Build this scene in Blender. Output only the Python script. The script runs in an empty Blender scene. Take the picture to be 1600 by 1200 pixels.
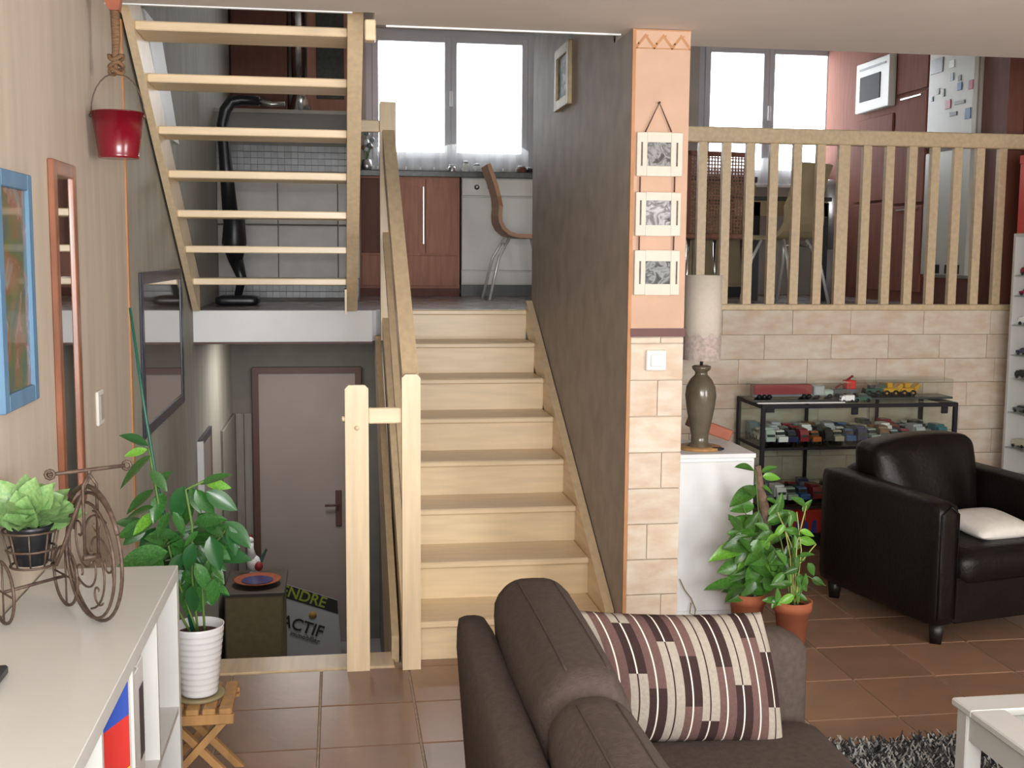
import bpy, bmesh, math, random
from mathutils import Vector, Matrix, Euler
random.seed(7)
S = bpy.context.scene
COL = S.collection
# ------------------------------------------------------------------ camera, world, lights, exposure
H = 1.66
YAW, PITCH, ROLL = .150, -.111, .0075
FPX = 1800.0
def cam_axes():
    cy, sy = math.cos(YAW), math.sin(YAW); cp, sp = math.cos(PITCH), math.sin(PITCH)
    f = Vector((sy*cp, cy*cp, sp)); r = Vector((cy, -sy, 0)); u = r.cross(f)
    cr, sr = math.cos(ROLL), math.sin(ROLL)
    return r*cr + u*sr, -r*sr + u*cr, f
CR, CU, CF = cam_axes()
cam_data = bpy.data.cameras.new('camera'); cam = bpy.data.objects.new('camera', cam_data); COL.objects.link(cam)
cam_data.sensor_width = 36; cam_data.lens = FPX/1600*36; cam_data.clip_start = .05
cam.matrix_world = Matrix(((CR.x, CU.x, -CF.x, 0), (CR.y, CU.y, -CF.y, 0), (CR.z, CU.z, -CF.z, H), (0, 0, 0, 1)))
S.camera = cam
def ray(u, v): return CR*((u-800)/FPX) + CU*((600-v)/FPX) + CF
def at(u, v, y):                       # the point of the depth plane y that the photograph shows at pixel u, v
    d = ray(u, v); return Vector((0, 0, H)) + d*(y/d.y)

S.view_settings.view_transform = 'Standard'; S.view_settings.look = 'None'
S.view_settings.gamma = 1; S.view_settings.exposure = 0.27; S.view_settings.use_curve_mapping = False
W = bpy.data.worlds.new('overcast_sky'); S.world = W; W.use_nodes = True
W.node_tree.nodes['Background'].inputs[0].default_value = (.93, .96, 1, 1)
W.node_tree.nodes['Background'].inputs[1].default_value = 8.5
def area(name, loc, target, sx, sy, power, col=(.95, .975, 1)):
    l = bpy.data.lights.new(name, 'AREA'); l.shape = 'RECTANGLE'; l.size = sx; l.size_y = sy; l.energy = power; l.color = col
    o = bpy.data.objects.new(name, l); COL.objects.link(o); o.location = loc
    o.rotation_euler = (Vector(target)-Vector(loc)).to_track_quat('-Z', 'Y').to_euler(); return o
# living room daylight from behind the camera, added fill lamps, camera flash
area('garden_window_light', (0.5, -2.6, 1.55), (0.5, 4, 1.2), 3.4, 2.0, 250)
area('right_fill_light', (4.3, 0.2, 1.45), (-.8, 2.6, 1.5), 2.6, 2.0, 235)  # added fill from the right, brightens the left wall and stairs
area('hall_fill_light', (-.25, 7.7, 1.14), (-.25, 7.7, 0), .5, .5, 13, (1, .95, .9))  # added lamp under the slab to lift the dim hall
area('camera_flash', (0.05, -0.05, 1.82), (0.7, 5, 1.1), .10, .06, 20, (.98, .985, 1))

# ------------------------------------------------------------------ materials
def mat(name, col, rough=.6, amt=0, scale=8, stretch=(1, 1, 1), bump=0, metal=0, spec=.5, coat=0, detail=4, rand=0, col2=None, bscale=None, trans=0):
    m = bpy.data.materials.new(name); m.use_nodes = True; nt = m.node_tree; n = nt.nodes; L = nt.links
    b = n['Principled BSDF']; b.inputs['Roughness'].default_value = rough; b.inputs['Metallic'].default_value = metal
    b.inputs['Specular IOR Level'].default_value = spec; b.inputs['Coat Weight'].default_value = coat; b.inputs['Coat Roughness'].default_value = .2
    c = [*col, 1]; b.inputs['Base Color'].default_value = c
    out = None
    if amt or bump or rand:
        tc = n.new('ShaderNodeTexCoord'); mp = n.new('ShaderNodeMapping'); L.new(tc.outputs['Object'], mp.inputs[0])
        mp.inputs['Scale'].default_value = stretch
        ns = n.new('ShaderNodeTexNoise'); ns.inputs['Scale'].default_value = scale; ns.inputs['Detail'].default_value = detail
        L.new(mp.outputs[0], ns.inputs['Vector'])
        if rand:
            oi = n.new('ShaderNodeObjectInfo'); ad = n.new('ShaderNodeVectorMath'); ad.operation = 'ADD'
            cx = n.new('ShaderNodeCombineXYZ'); mu = n.new('ShaderNodeMath'); mu.operation = 'MULTIPLY'; mu.inputs[1].default_value = 37
            L.new(oi.outputs['Random'], mu.inputs[0]); L.new(mu.outputs[0], cx.inputs[0]); L.new(mu.outputs[0], cx.inputs[1])
            L.new(mp.outputs[0], ad.inputs[0]); L.new(cx.outputs[0], ad.inputs[1]); L.new(ad.outputs[0], ns.inputs['Vector'])
        rp = n.new('ShaderNodeValToRGB'); L.new(ns.outputs['Fac'], rp.inputs[0])
        c2 = col2 if col2 else [x*(1-amt) for x in col]
        rp.color_ramp.elements[0].position = .33; rp.color_ramp.elements[1].position = .67
        rp.color_ramp.elements[0].color = [*c2, 1]; rp.color_ramp.elements[1].color = [*(col if col2 else [min(1, x*(1+amt*.5)) for x in col]), 1]
        out = rp.outputs[0]
        if rand:
            hs = n.new('ShaderNodeHueSaturation'); L.new(out, hs.inputs['Color'])
            mr = n.new('ShaderNodeMapRange'); mr.inputs[3].default_value = 1-rand; mr.inputs[4].default_value = 1+rand
            L.new(oi.outputs['Random'], mr.inputs[0]); L.new(mr.outputs[0], hs.inputs['Value']); out = hs.outputs[0]
        L.new(out, b.inputs['Base Color'])
        if bump:
            bp = n.new('ShaderNodeBump'); bp.inputs['Strength'].default_value = bump; bp.inputs['Distance'].default_value = .01
            ns2 = n.new('ShaderNodeTexNoise'); ns2.inputs['Scale'].default_value = bscale or scale*2; ns2.inputs['Detail'].default_value = 5
            L.new(mp.outputs[0], ns2.inputs['Vector']); L.new(ns2.outputs['Fac'], bp.inputs['Height']); L.new(bp.outputs[0], b.inputs['Normal'])
    if trans: b.inputs['Transmission Weight'].default_value = trans
    return m
def glass_mat(name, tint=(.9, .95, .93), refl=.08):
    m = bpy.data.materials.new(name); m.use_nodes = True; nt = m.node_tree; n = nt.nodes; L = nt.links; n.remove(n['Principled BSDF'])
    t = n.new('ShaderNodeBsdfTransparent'); t.inputs[0].default_value = (*tint, 1); g = n.new('ShaderNodeBsdfGlossy'); g.inputs['Roughness'].default_value = .03
    mx = n.new('ShaderNodeMixShader'); lw = n.new('ShaderNodeLayerWeight'); pw = n.new('ShaderNodeMath'); pw.operation = 'POWER'; pw.inputs[1].default_value = 5; L.new(lw.outputs['Facing'], pw.inputs[0])
    ma = n.new('ShaderNodeMath'); ma.operation = 'MULTIPLY_ADD'; ma.inputs[1].default_value = .6; ma.inputs[2].default_value = .03; L.new(pw.outputs[0], ma.inputs[0]); L.new(ma.outputs[0], mx.inputs[0]); L.new(t.outputs[0], mx.inputs[1]); L.new(g.outputs[0], mx.inputs[2]); L.new(mx.outputs[0], n['Material Output'].inputs[0])
    return m
def sheer_mat(name, col, open_=.5):
    m = bpy.data.materials.new(name); m.use_nodes = True; nt = m.node_tree; n = nt.nodes; L = nt.links; n.remove(n['Principled BSDF'])
    t = n.new('ShaderNodeBsdfTransparent'); d = n.new('ShaderNodeBsdfDiffuse'); d.inputs[0].default_value = (*col, 1)
    tl = n.new('ShaderNodeBsdfTranslucent'); tl.inputs[0].default_value = (*col, 1); m1 = n.new('ShaderNodeMixShader'); m1.inputs[0].default_value = .5
    m2 = n.new('ShaderNodeMixShader'); m2.inputs[0].default_value = open_
    L.new(d.outputs[0], m1.inputs[1]); L.new(tl.outputs[0], m1.inputs[2]); L.new(m1.outputs[0], m2.inputs[1]); L.new(t.outputs[0], m2.inputs[2]); L.new(m2.outputs[0], n['Material Output'].inputs[0])
    return m
M = {}
M['maple'] = mat('maple_wood', (.80, .62, .39), .45, .10, 3, (12, 1.2, 12), .03, coat=.25)
M['maple_x'] = mat('maple_wood_cross', (.82, .65, .42), .42, .08, 3, (1.2, 12, 12), .03, coat=.3)
M['maple_z'] = mat('maple_wood_upright', (.80, .63, .41), .45, .09, 3, (14, 14, 1), .03, coat=.25)
M['maple_dark'] = mat('maple_wood_oiled', (.66, .51, .32), .5, .12, 3, (12, 1.2, 12), .03, coat=.15)
M['wallpaper'] = mat('beige_streaked_paint', (.56, .475, .38), .75, .10, 14, (1, 1, .12), .12, bscale=40)
M['stairwell'] = mat('grey_beige_paint', (.36, .345, .29), .75, .13, 10, (1, 1, .2), .1, bscale=40)
M['hallwall'] = mat('dark_grey_paint', (.17, .158, .138), .8, .1, 8)
M['sponge'] = mat('grey_sponged_paint', (.40, .355, .315), .58, .16, 7, (1, 1, 1), .12, bscale=24, spec=.3)
M['ceiling'] = mat('ceiling_paint', (.74, .685, .64), .85, .04, 3)
M['white'] = mat('white_paint', (.86, .87, .87), .5, .03, 5)
M['lacquer'] = mat('white_lacquer', (.62, .62, .59), .35, .02, 4)
M['tile'] = mat('terracotta_tile', (.31, .172, .108), .33, 0, 7, (1, 1, 1), .06, rand=.13, col2=(.25, .155, .10), bscale=25, spec=.5)
M['grout'] = mat('floor_grout', (.50, .41, .32), .8, .2, 30)
M['peach'] = mat('peach_paint', (.60, .39, .275), .7, .07, 9, (1, 1, 1), .08)
M['orange'] = mat('orange_trim_paint', (.50, .24, .10), .6, .15, 10)
M['band'] = mat('dark_red_brown_paint', (.12, .035, .03), .5)
M['stone'] = mat('pale_limestone', (.72, .635, .53), .8, 0, 8, (1, 1, 2.2), .25, rand=.05, col2=(.62, .47, .34), bscale=18)
M['stone_joint'] = mat('stone_mortar', (.72, .64, .53), .9, .1, 20)
M['cherry'] = mat('cherry_wood', (.44, .21, .14), .7, .15, 4, (8, 8, 1), .03)
M['brown'] = mat('dark_cherry_wood', (.17, .06, .04), .65, .15, 4, (8, 8, 1))
M['counter'] = mat('dark_worktop', (.06, .065, .06), .25, .2, 40)
M['appliance'] = mat('white_enamel', (.62, .62, .58), .3)
M['chrome'] = mat('chrome', (.75, .75, .74), .18, metal=1)
M['leg_chrome'] = mat('satin_chrome', (.78, .78, .76), .35, metal=.35)
M['steel'] = mat('brushed_steel', (.55, .55, .55), .35, metal=1)
M['black'] = mat('black_plastic', (.012, .013, .016), .35)
M['blackm'] = mat('black_painted_metal', (.02, .018, .022), .6, spec=.2)
M['ktile'] = mat('grey_beige_wall_tile', (.44, .41, .37), .35, .1, 9, rand=.05)
M['mosaic'] = mat('grey_mosaic_tile', (.33, .35, .37), .3, .1, 9, rand=.12)
M['kfloor'] = mat('grey_kitchen_floor', (.30, .28, .29), .25, .12, 5)
M['kwall'] = mat('kitchen_wall_paint', (.42, .39, .35), .8, .05, 5)
M['kgrey'] = mat('grey_kitchen_wall', (.24, .23, .22), .8, .05, 5)
M['winframe'] = mat('pale_grey_window_paint', (.55, .56, .60), .45)
M['glass'] = glass_mat('clear_glass', (.97, .98, .98))
M['gglass'] = glass_mat('greenish_glass', (.965, .985, .97))
M['acrylic'] = glass_mat('clear_acrylic', (.96, .97, .96))
M['leather'] = mat('dark_brown_leather', (.006, .004, .0036), .40, .25, 14, (1, 1, 1), .22, spec=.30, bscale=60)
M['leg_dark'] = mat('black_stained_wood', (.010, .008, .007), .4)
M['sofa'] = mat('brown_woven_fabric', (.080, .060, .050), .9, .16, 60, (1, 1, 1), .35, spec=.15, bscale=180)
M['sofa_d'] = mat('brown_sofa_cord', (.055, .036, .028), .9, .1, 60)
M['c_cream'] = mat('cushion_cream_weave', (.33, .29, .24), .9, .1, 120, bump=.2, spec=.1)
M['c_dark'] = mat('cushion_dark_brown_weave', (.042, .024, .022), .9, .1, 120, bump=.2, spec=.1)
M['c_mauve'] = mat('cushion_mauve_brown_weave', (.125, .072, .064), .9, .1, 120, bump=.2, spec=.1)
M['c_white'] = mat('cushion_white_thread', (.66, .60, .52), .9, spec=.1)
M['cush_white'] = mat('cream_cotton', (.72, .68, .62), .9, .05, 30, bump=.2)
M['red'] = mat('red_enamel', (.20, .004, .014), .22, .05, 5, coat=.5)
M['rope'] = mat('brown_rope', (.25, .14, .07), .8, .4, 60, (1, 1, 6), .5)
M['rust'] = mat('red_brown_wood', (.33, .095, .045), .6, .2, 12)
M['blue'] = mat('blue_painted_wood', (.12, .24, .38), .55, .15, 14, (1, 1, .3), .1)
M['copper'] = mat('copper_brown_wood', (.27, .095, .045), .35, .3, 12, (1, 1, .4), .05, coat=.4)
M['copper_d'] = mat('dark_copper_edge', (.10, .03, .02), .4)
M['mirror'] = mat('mirror_silver', (.80, .80, .80), .03, metal=1)
M['frame_d'] = mat('dark_blue_black_frame', (.035, .035, .055), .35)
M['gold'] = mat('antique_gilt', (.50, .40, .24), .45, .25, 20, metal=.2)
M['iron'] = mat('rusty_brown_iron', (.115, .075, .055), .5, .35, 60, bump=.2, metal=.3)
M['leaf'] = mat('dark_green_leaf', (.018, .095, .018), .3, .5, 22, (1, 1, 1), .1, coat=.2, rand=.30, col2=(.055, .19, .035))
M['leaf_l'] = mat('lime_green_leaf', (.16, .42, .04), .35, .35, 18, coat=.2, rand=.2)
M['leaf_v'] = mat('speckled_leaf', (.02, .10, .025), .3, 0, 150, coat=.2, col2=(.24, .38, .19), detail=1)
M['leaf_p'] = mat('mid_green_leaf', (.03, .12, .015), .35, .35, 18, rand=.35, col2=(.08, .21, .03), coat=.15)
M['leaf_s'] = mat('pale_succulent_leaf', (.15, .31, .10), .4, .3, 10, rand=.25, col2=(.27, .42, .16))
M['stem'] = mat('green_stem', (.10, .19, .04), .6)
M['stem_y'] = mat('yellow_green_stem', (.40, .42, .12), .6)
M['stake'] = mat('green_plastic_stake', (.01, .10, .06), .4)
M['bark'] = mat('brown_bark_pole', (.20, .13, .09), .9, .4, 30, bump=.6)
M['soil'] = mat('potting_soil', (.075, .035, .02), .95, .5, 60, bump=.6)
M['terra'] = mat('terracotta_clay', (.42, .125, .055), .8, .15, 10, bump=.1)
M['ceramic'] = mat('white_glazed_ceramic', (.78, .78, .78), .25)
M['oak'] = mat('honey_pine_wood', (.46, .25, .09), .5, .2, 4, (8, 8, 1), .05)
M['plywood'] = mat('pale_plywood', (.30, .245, .13), .6, .12, 4, (6, 1, 6))
M['chestw'] = mat('dark_grey_wood', (.10, .085, .07), .5, .1, 6)
M['hdoor'] = mat('mauve_beige_door_paint', (.32, .265, .24), .55, .05, 4)
M['hframe'] = mat('dark_mahogany_frame', (.10, .045, .035), .5)
M['panel'] = mat('grey_beige_panelling', (.24, .22, .19), .7, .15, 9, (3, 3, .5))
M['mud_glaze'] = mat('olive_brown_glaze', (.085, .065, .038), .2, .5, 7, coat=.5, col2=(.15, .125, .09))
M['shade'] = mat('cream_linen_shade', (.62, .55, .46), .85, .04, 60)
M['shade_l'] = mat('pinkish_lace', (.52, .42, .38), .9, .25, 50, bump=.3)
M['bentwood'] = mat('bent_beech_veneer', (.40, .20, .095), .45, .12, 6, (1, 8, 1))
M['rattan'] = mat('brown_rattan_weave', (.20, .09, .055), .7, .2, 40)
M['olivewood'] = mat('olive_veneer', (.42, .34, .20), .5, .12, 5)
M['rug'] = mat('grey_shag', (.16, .155, .15), .95, .5, 25, rand=0, col2=(.05, .05, .05))
M['sign'] = mat('white_sign_board', (.42, .43, .45), .6)
M['signk'] = mat('sign_black', (.02, .02, .02), .6)
M['signg'] = mat('sign_green_yellow', (.30, .36, .05), .6)
M['signo'] = mat('sign_dull_orange', (.38, .23, .05), .6)
M['signn'] = mat('sign_grey_ink', (.12, .12, .13), .6)
M['redk'] = mat('dark_red_card', (.26, .022, .022), .5)
M['redb'] = mat('bright_red_card', (.62, .03, .02), .5)
M['blueb'] = mat('royal_blue_card', (.03, .08, .42), .5)
M['yelb'] = mat('yellow_card', (.80, .58, .02), .5)
M['switch'] = mat('ivory_switch_plastic', (.80, .78, .72), .35)
M['switchs'] = mat('dull_ivory_plastic', (.42, .40, .34), .5)  # darker ivory for the rocker of the left wall switch
CARS = {k: mat(k.replace(' ', '_')+'_toy_paint', c, .3, coat=.4) for k, c in {
    'white': (.85, .87, .85), 'silver': (.45, .48, .50), 'pale green': (.42, .52, .46), 'dark red': (.25, .02, .03), 'orange': (.50, .15, .04), 'black': (.02, .025, .025),
    'blue': (.05, .14, .36), 'navy': (.03, .04, .10), 'cream': (.55, .52, .38), 'teal': (.04, .16, .19), 'pale blue': (.35, .46, .58), 'crimson': (.40, .02, .07), 'yellow': (.62, .34, .02), 'dark green': (.03, .09, .06), 'grey': (.16, .17, .18), 'brown': (.22, .11, .05)}.items()}
def picture_mat(name, cols, scale=6, stretch=(1, 1, 1), rough=.25, coat=.6, dist=1.0):
    m = bpy.data.materials.new(name); m.use_nodes = True; nt = m.node_tree; n = nt.nodes; L = nt.links; b = n['Principled BSDF']
    b.inputs['Roughness'].default_value = rough; b.inputs['Coat Weight'].default_value = coat; b.inputs['Coat Roughness'].default_value = .05
    tc = n.new('ShaderNodeTexCoord'); mp = n.new('ShaderNodeMapping'); mp.inputs['Scale'].default_value = stretch; L.new(tc.outputs['Object'], mp.inputs[0])
    ns = n.new('ShaderNodeTexNoise'); ns.inputs['Scale'].default_value = scale; ns.inputs['Distortion'].default_value = dist; ns.inputs['Detail'].default_value = 3; L.new(mp.outputs[0], ns.inputs['Vector'])
    rp = n.new('ShaderNodeValToRGB'); L.new(ns.outputs['Fac'], rp.inputs[0]); e = rp.color_ramp.elements
    k = len(cols)
    e[0].position = .3; e[0].color = (*cols[0], 1); e[1].position = .7; e[1].color = (*cols[-1], 1)
    for i in range(1, k-1):
        x = e.new(.3+.4*i/(k-1)); x.color = (*cols[i], 1)
    L.new(rp.outputs[0], b.inputs['Base Color']); return m
M['paint1'] = picture_mat('garden_painting', [(.05, .06, .08), (.10, .13, .12), (.09, .16, .05), (.30, .12, .07), (.28, .29, .26), (.12, .14, .17)], 9, (1, 1, .7))
M['poster'] = picture_mat('dark_glazed_poster', [(.05, .045, .04), (.12, .10, .09), (.16, .11, .09), (.13, .13, .12)], 4, (1, 1, 1), .05, 1.0)
M['photo1'] = picture_mat('grey_photo_faces', [(.01, .01, .01), (.03, .03, .03), (.30, .30, .31), (.05, .05, .05), (.45, .45, .46)], 22)
M['photo2'] = picture_mat('grey_photo_portrait', [(.02, .02, .03), (.5, .5, .53), (.12, .12, .13), (.55, .55, .57), (.03, .02, .04)], 17)
M['photo3'] = picture_mat('grey_photo_group', [(.01, .01, .01), (.04, .05, .05), (.28, .30, .30), (.02, .03, .03), (.40, .42, .42)], 20)
M['photo4'] = picture_mat('small_wall_print', [(.30, .33, .38), (.07, .08, .08), (.40, .45, .50), (.12, .12, .10)], 14, coat=0, rough=.5)
M['lace'] = sheer_mat('white_lace', (.8, .8, .8), .45)

# ------------------------------------------------------------------ mesh helpers
class MB:
    def __init__(s): s.bm = bmesh.new(); s.mi = 0
    def _faces(s, fs):
        for f in fs: f.material_index = s.mi
    def box(s, x0, x1, y0, y1, z0, z1, bev=0, mx=None, seg=1):
        vs = [s.bm.verts.new(p) for p in ((x0, y0, z0), (x1, y0, z0), (x1, y1, z0), (x0, y1, z0), (x0, y0, z1), (x1, y0, z1), (x1, y1, z1), (x0, y1, z1))]
        fs = [s.bm.faces.new([vs[i] for i in q]) for q in ((0, 3, 2, 1), (4, 5, 6, 7), (0, 1, 5, 4), (1, 2, 6, 5), (2, 3, 7, 6), (3, 0, 4, 7))]
        s._faces(fs)
        if bev:
            r = bmesh.ops.bevel(s.bm, geom=list({e for f in fs for e in f.edges}), offset=bev, segments=seg, affect='EDGES', profile=.5)
            s._faces(r['faces']); vs = list({v for f in r['faces'] for v in f.verts})
        if mx is not None:
            for v in vs: v.co = mx @ v.co
        return s
    def prism(s, pts, axis, a, b):     # polygon pts in the two other axes, extruded along axis from a to b
        def P(p, t): return {'x': (t, p[0], p[1]), 'y': (p[0], t, p[1]), 'z': (p[0], p[1], t)}[axis]
        A = [s.bm.verts.new(P(p, a)) for p in pts]; B = [s.bm.verts.new(P(p, b)) for p in pts]; n = len(pts)
        fs = [s.bm.faces.new(A), s.bm.faces.new(B[::-1])] + [s.bm.faces.new((A[i], B[i], B[(i+1) % n], A[(i+1) % n])) for i in range(n)]
        s._faces(fs); return s
    def tube(s, pts, r, n=8, closed=False, cap=True):
        pts = [Vector(p) for p in pts]; k = len(pts); rs = r if isinstance(r, (list, tuple)) else [r]*k
        rings = []; up = None
        for i, p in enumerate(pts):
            if closed: d = pts[(i+1) % k]-pts[i-1]
            else: d = pts[min(i+1, k-1)]-pts[max(i-1, 0)]
            d.normalize()
            if up is None or abs(up.dot(d)) > .98: up = Vector((0, 0, 1)) if abs(d.z) < .9 else Vector((1, 0, 0))
            a = d.cross(up).normalized(); b = a.cross(d).normalized(); up = b
            rings.append([s.bm.verts.new(p+(a*math.cos(2*math.pi*j/n)+b*math.sin(2*math.pi*j/n))*rs[i]) for j in range(n)])
        fs = []
        for i in range(k if closed else k-1):
            A, B = rings[i], rings[(i+1) % k]
            for j in range(n): fs.append(s.bm.faces.new((A[j], A[(j+1) % n], B[(j+1) % n], B[j])))
        if cap and not closed: fs += [s.bm.faces.new(rings[0][::-1]), s.bm.faces.new(rings[-1])]
        for f in fs: f.smooth = True
        s._faces(fs); return s
    def lathe(s, prof, c=(0, 0), n=24, smooth=True):   # prof: (radius, z)
        rings = []
        for r, z in prof: rings.append([s.bm.verts.new((c[0]+r*math.cos(2*math.pi*j/n), c[1]+r*math.sin(2*math.pi*j/n), z)) for j in range(n)])
        fs = []
        for A, B in zip(rings, rings[1:]):
            for j in range(n): fs.append(s.bm.faces.new((A[j], A[(j+1) % n], B[(j+1) % n], B[j])))
        fs += [s.bm.faces.new(rings[0][::-1]), s.bm.faces.new(rings[-1])]
        for f in fs[:-2]: f.smooth = smooth
        s._faces(fs); return s
    def soft(s, x0, x1, y0, y1, z0, z1, r, puff=(0, 0, 0), n=9, mx=None, warp=None):   # rounded, puffed upholstery block
        c = Vector(((x0+x1)/2, (y0+y1)/2, (z0+z1)/2)); h = Vector(((x1-x0)/2, (y1-y0)/2, (z1-z0)/2)); r = min(r, *h)
        cache = {}
        def E(p):
            q = Vector([p[i]*h[i] for i in range(3)]); inner = Vector([max(-(h[i]-r), min(h[i]-r, q[i])) for i in range(3)])
            d = q-inner
            if d.length > 1e-9: q = inner+d.normalized()*r
            for i in range(3):
                j, k = (i+1) % 3, (i+2) % 3
                q[i] += p[i]*puff[i]*(1-p[j]**2)*(1-p[k]**2)
            if warp: q = warp(q, h)
            q = q+c
            return mx @ q if mx is not None else q
        s.eval = E
        def V(p):
            key = tuple(round(q, 4) for q in p)
            if key not in cache: cache[key] = s.bm.verts.new(E(p))
            return cache[key]
        def spacing(i):     # dense near the edges
            t = i/n*2-1; return math.copysign(abs(t)**.7, t)
        g = [spacing(i) for i in range(n+1)]; fs = []
        for ax in range(3):
            for sg in (-1, 1):
                for i in range(n):
                    for j in range(n):
                        q = []
                        for (a, b) in ((g[i], g[j]), (g[i+1], g[j]), (g[i+1], g[j+1]), (g[i], g[j+1])):
                            p = [0, 0, 0]; p[ax] = sg; p[(ax+1) % 3] = a; p[(ax+2) % 3] = b; q.append(V(p))
                        if sg < 0: q = q[::-1]
                        f = s.bm.faces.new(q); f.smooth = True; fs.append(f)
        s._faces(fs); return s
    def ball(s, c, rx, ry=None, rz=None, n=8):
        ry = ry or rx; rz = rz or rx
        r = bmesh.ops.create_uvsphere(s.bm, u_segments=n*2, v_segments=n, radius=1)
        for v in r['verts']: v.co = Vector((c[0]+v.co.x*rx, c[1]+v.co.y*ry, c[2]+v.co.z*rz))
        for f in {f for v in r['verts'] for f in v.link_faces}: f.smooth = True; f.material_index = s.mi
        return s
    def build(s, name, m, parent=None, world=True):
        me = bpy.data.meshes.new(name)
        if parent is not None and world:
            off = Vector(); p = parent
            while p is not None: off += p.location; p = p.parent
            for v in s.bm.verts: v.co -= off
        bmesh.ops.recalc_face_normals(s.bm, faces=s.bm.faces)
        s.bm.to_mesh(me); s.bm.free()
        for q in (m if isinstance(m, (list, tuple)) else [m]): me.materials.append(q)
        o = bpy.data.objects.new(name, me); COL.objects.link(o); o.parent = parent; return o
def tag(o, label=None, cat=None, group=None, kind=None):
    if label: o['label'] = label
    if cat: o['category'] = cat
    if group: o['group'] = group
    if kind: o['kind'] = kind
    return o
def thing(name, label, cat, loc, rz=0, group=None):
    o = bpy.data.objects.new(name, None); COL.objects.link(o); o.location = loc; o.rotation_euler = (0, 0, rz); o.empty_display_size = .1
    return tag(o, label, cat, group)
def B(name, m, parent, x0, x1, y0, y1, z0, z1, bev=0, world=True, label=None):
    o = MB().box(x0, x1, y0, y1, z0, z1, bev).build(name, m, parent, world)
    if label: o['label'] = label
    return o
def struct(o, label=None): return tag(o, label, kind='structure')
def copy_tree(o, parent=None):
    c = o.copy(); COL.objects.link(c); c.parent = parent
    for ch in list(o.children): copy_tree(ch, c)
    return c
def lettering(txt, m, parent, loc, size, rx=math.pi/2, rot_y=0, depth=.002, name='lettering', sx=1.0):
    cu = bpy.data.curves.new(name, 'FONT'); cu.body = txt; cu.size = size; cu.extrude = depth; cu.offset = size*.015
    t = bpy.data.objects.new('tmp', cu); COL.objects.link(t)
    dg = bpy.context.evaluated_depsgraph_get(); me = bpy.data.meshes.new_from_object(t.evaluated_get(dg)); bpy.data.objects.remove(t)
    mx = Matrix.Translation(loc) @ Matrix.Rotation(rot_y, 4, 'Y') @ Matrix.Rotation(rx, 4, 'X') @ Matrix.Scale(sx, 4, (1, 0, 0))
    me.transform(mx)
    if parent:
        off = Vector(); p = parent
        while p is not None: off += p.location; p = p.parent
        me.transform(Matrix.Translation(-off))
    me.materials.clear(); me.materials.append(m)
    o = bpy.data.objects.new(name, me); COL.objects.link(o); o.parent = parent; return o

# ------------------------------------------------------------------ the setting
XL = -.80          # left wall
XR = 4.25          # right wall of the living room
R_, G_ = .168, .295
ZL = 8*R_          # 1.344, the raised kitchen floor
Y0 = 4.57          # first nosing
YK = 6.64          # edge of the raised floor
ZC = 2.53          # living room ceiling
ZB = -1.344        # lower hall floor
YW = 9.5           # kitchen window wall
ZT = 3.95
floor = struct(MB().box(XL, XR, -2.8, 4.60, -.2, -.006).box(1.13, XR, 4.60, YK+.06, -.2, -.006).build('floor', M['grout']), 'terracotta tiled living room floor')
tm = None; px, py = .3475, .370; x00, y00 = .2676, 4.155
for i in range(-4, 13):
    for j in range(-9, 8):
        xa = x00+i*px; ya = y00+j*py; xb = xa+px; yb = ya+py
        cx0, cx1, cy0, cy1 = max(xa, XL), min(xb, XR), ya, min(yb, YK)
        if ya >= 4.5: cx0 = max(cx0, 1.14 if ya > 4.6 else XL); 
        if cx1-cx0 < .03 or cy1-cy0 < .03: continue
        if ya < 4.6 < yb and cx0 < 1.1: cy1 = 4.535 if cx0 < .2 else 4.6
        if cy1-cy0 < .02: continue
        full = abs(cx1-cx0-px) < 1e-6 and abs(cy1-cy0-py) < 1e-6
        dz = random.uniform(-.0008, .0008)
        if full and tm:
            o = bpy.data.objects.new('tile', tm); COL.objects.link(o); o.parent = floor
        else:
            w, d = cx1-cx0-.008, cy1-cy0-.008
            o = MB().box(-w/2, w/2, -d/2, d/2, -.008, 0, .002).build('tile', M['tile'], floor, False)
            if full: tm = o.data
        o.location = ((cx0+cx1)/2, (cy0+cy1)/2, dz)
struct(MB().box(XL-.15, XL, -2.8, 4.625, -.2, ZT).build('wall_left', M['wallpaper']), 'beige streaked left wall')
struct(MB().box(XL-.15, XL, 4.625, 9.6, ZB-.1, ZT).build('wall_stairwell', M['stairwell']), 'grey beige wall along the stairwell')
struct(MB().box(XL, XL+.006, 4.612, 4.638, 0, ZC).build('trim_1', M['orange']), 'thin orange line down the left wall')
struct(MB().box(XL-.1, XR+.1, -2.95, -2.8, -.2, ZT).build('wall_back', M['wallpaper']))
struct(MB().box(XR, XR+.15, -2.8, YK+.1, -.2, ZT).build('wall_right', M['wallpaper']))
# ceiling slab, its far edge stepped around the stair opening
struct(MB().box(XL-.1, .14, -2.9, 4.32, ZC, 2.856).box(.14, 1.13, -2.9, 4.54, ZC, 2.856).box(1.13, XR+.1, -2.9, 4.745, ZC, 2.856).build('ceiling', M['ceiling']), 'greyish ceiling over the living room')
struct(MB().box(XL, .06, 4.32, 4.336, ZC-.004, ZC+.016).build('trim_2', M['white']))
struct(MB().box(.19, 1.11, 4.54, 4.556, ZC-.006, ZC+.014).build('trim_3', M['white']))
struct(MB().box(.14, 1.13, 4.44, 4.54, 2.856, ZT).box(1.13, XR, 4.64, 4.745, 2.856, ZT).box(.115, .14, 3.2, 4.54, 2.856, ZT).box(XL, .14, 3.1, 3.2, 2.856, ZT).build('wall_upper', M['kgrey']))
struct(MB().box(XL-.1, 5.2, 3.1, 9.7, ZT, ZT+.1).build('ceiling_kitchen', M['ceiling']))
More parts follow.
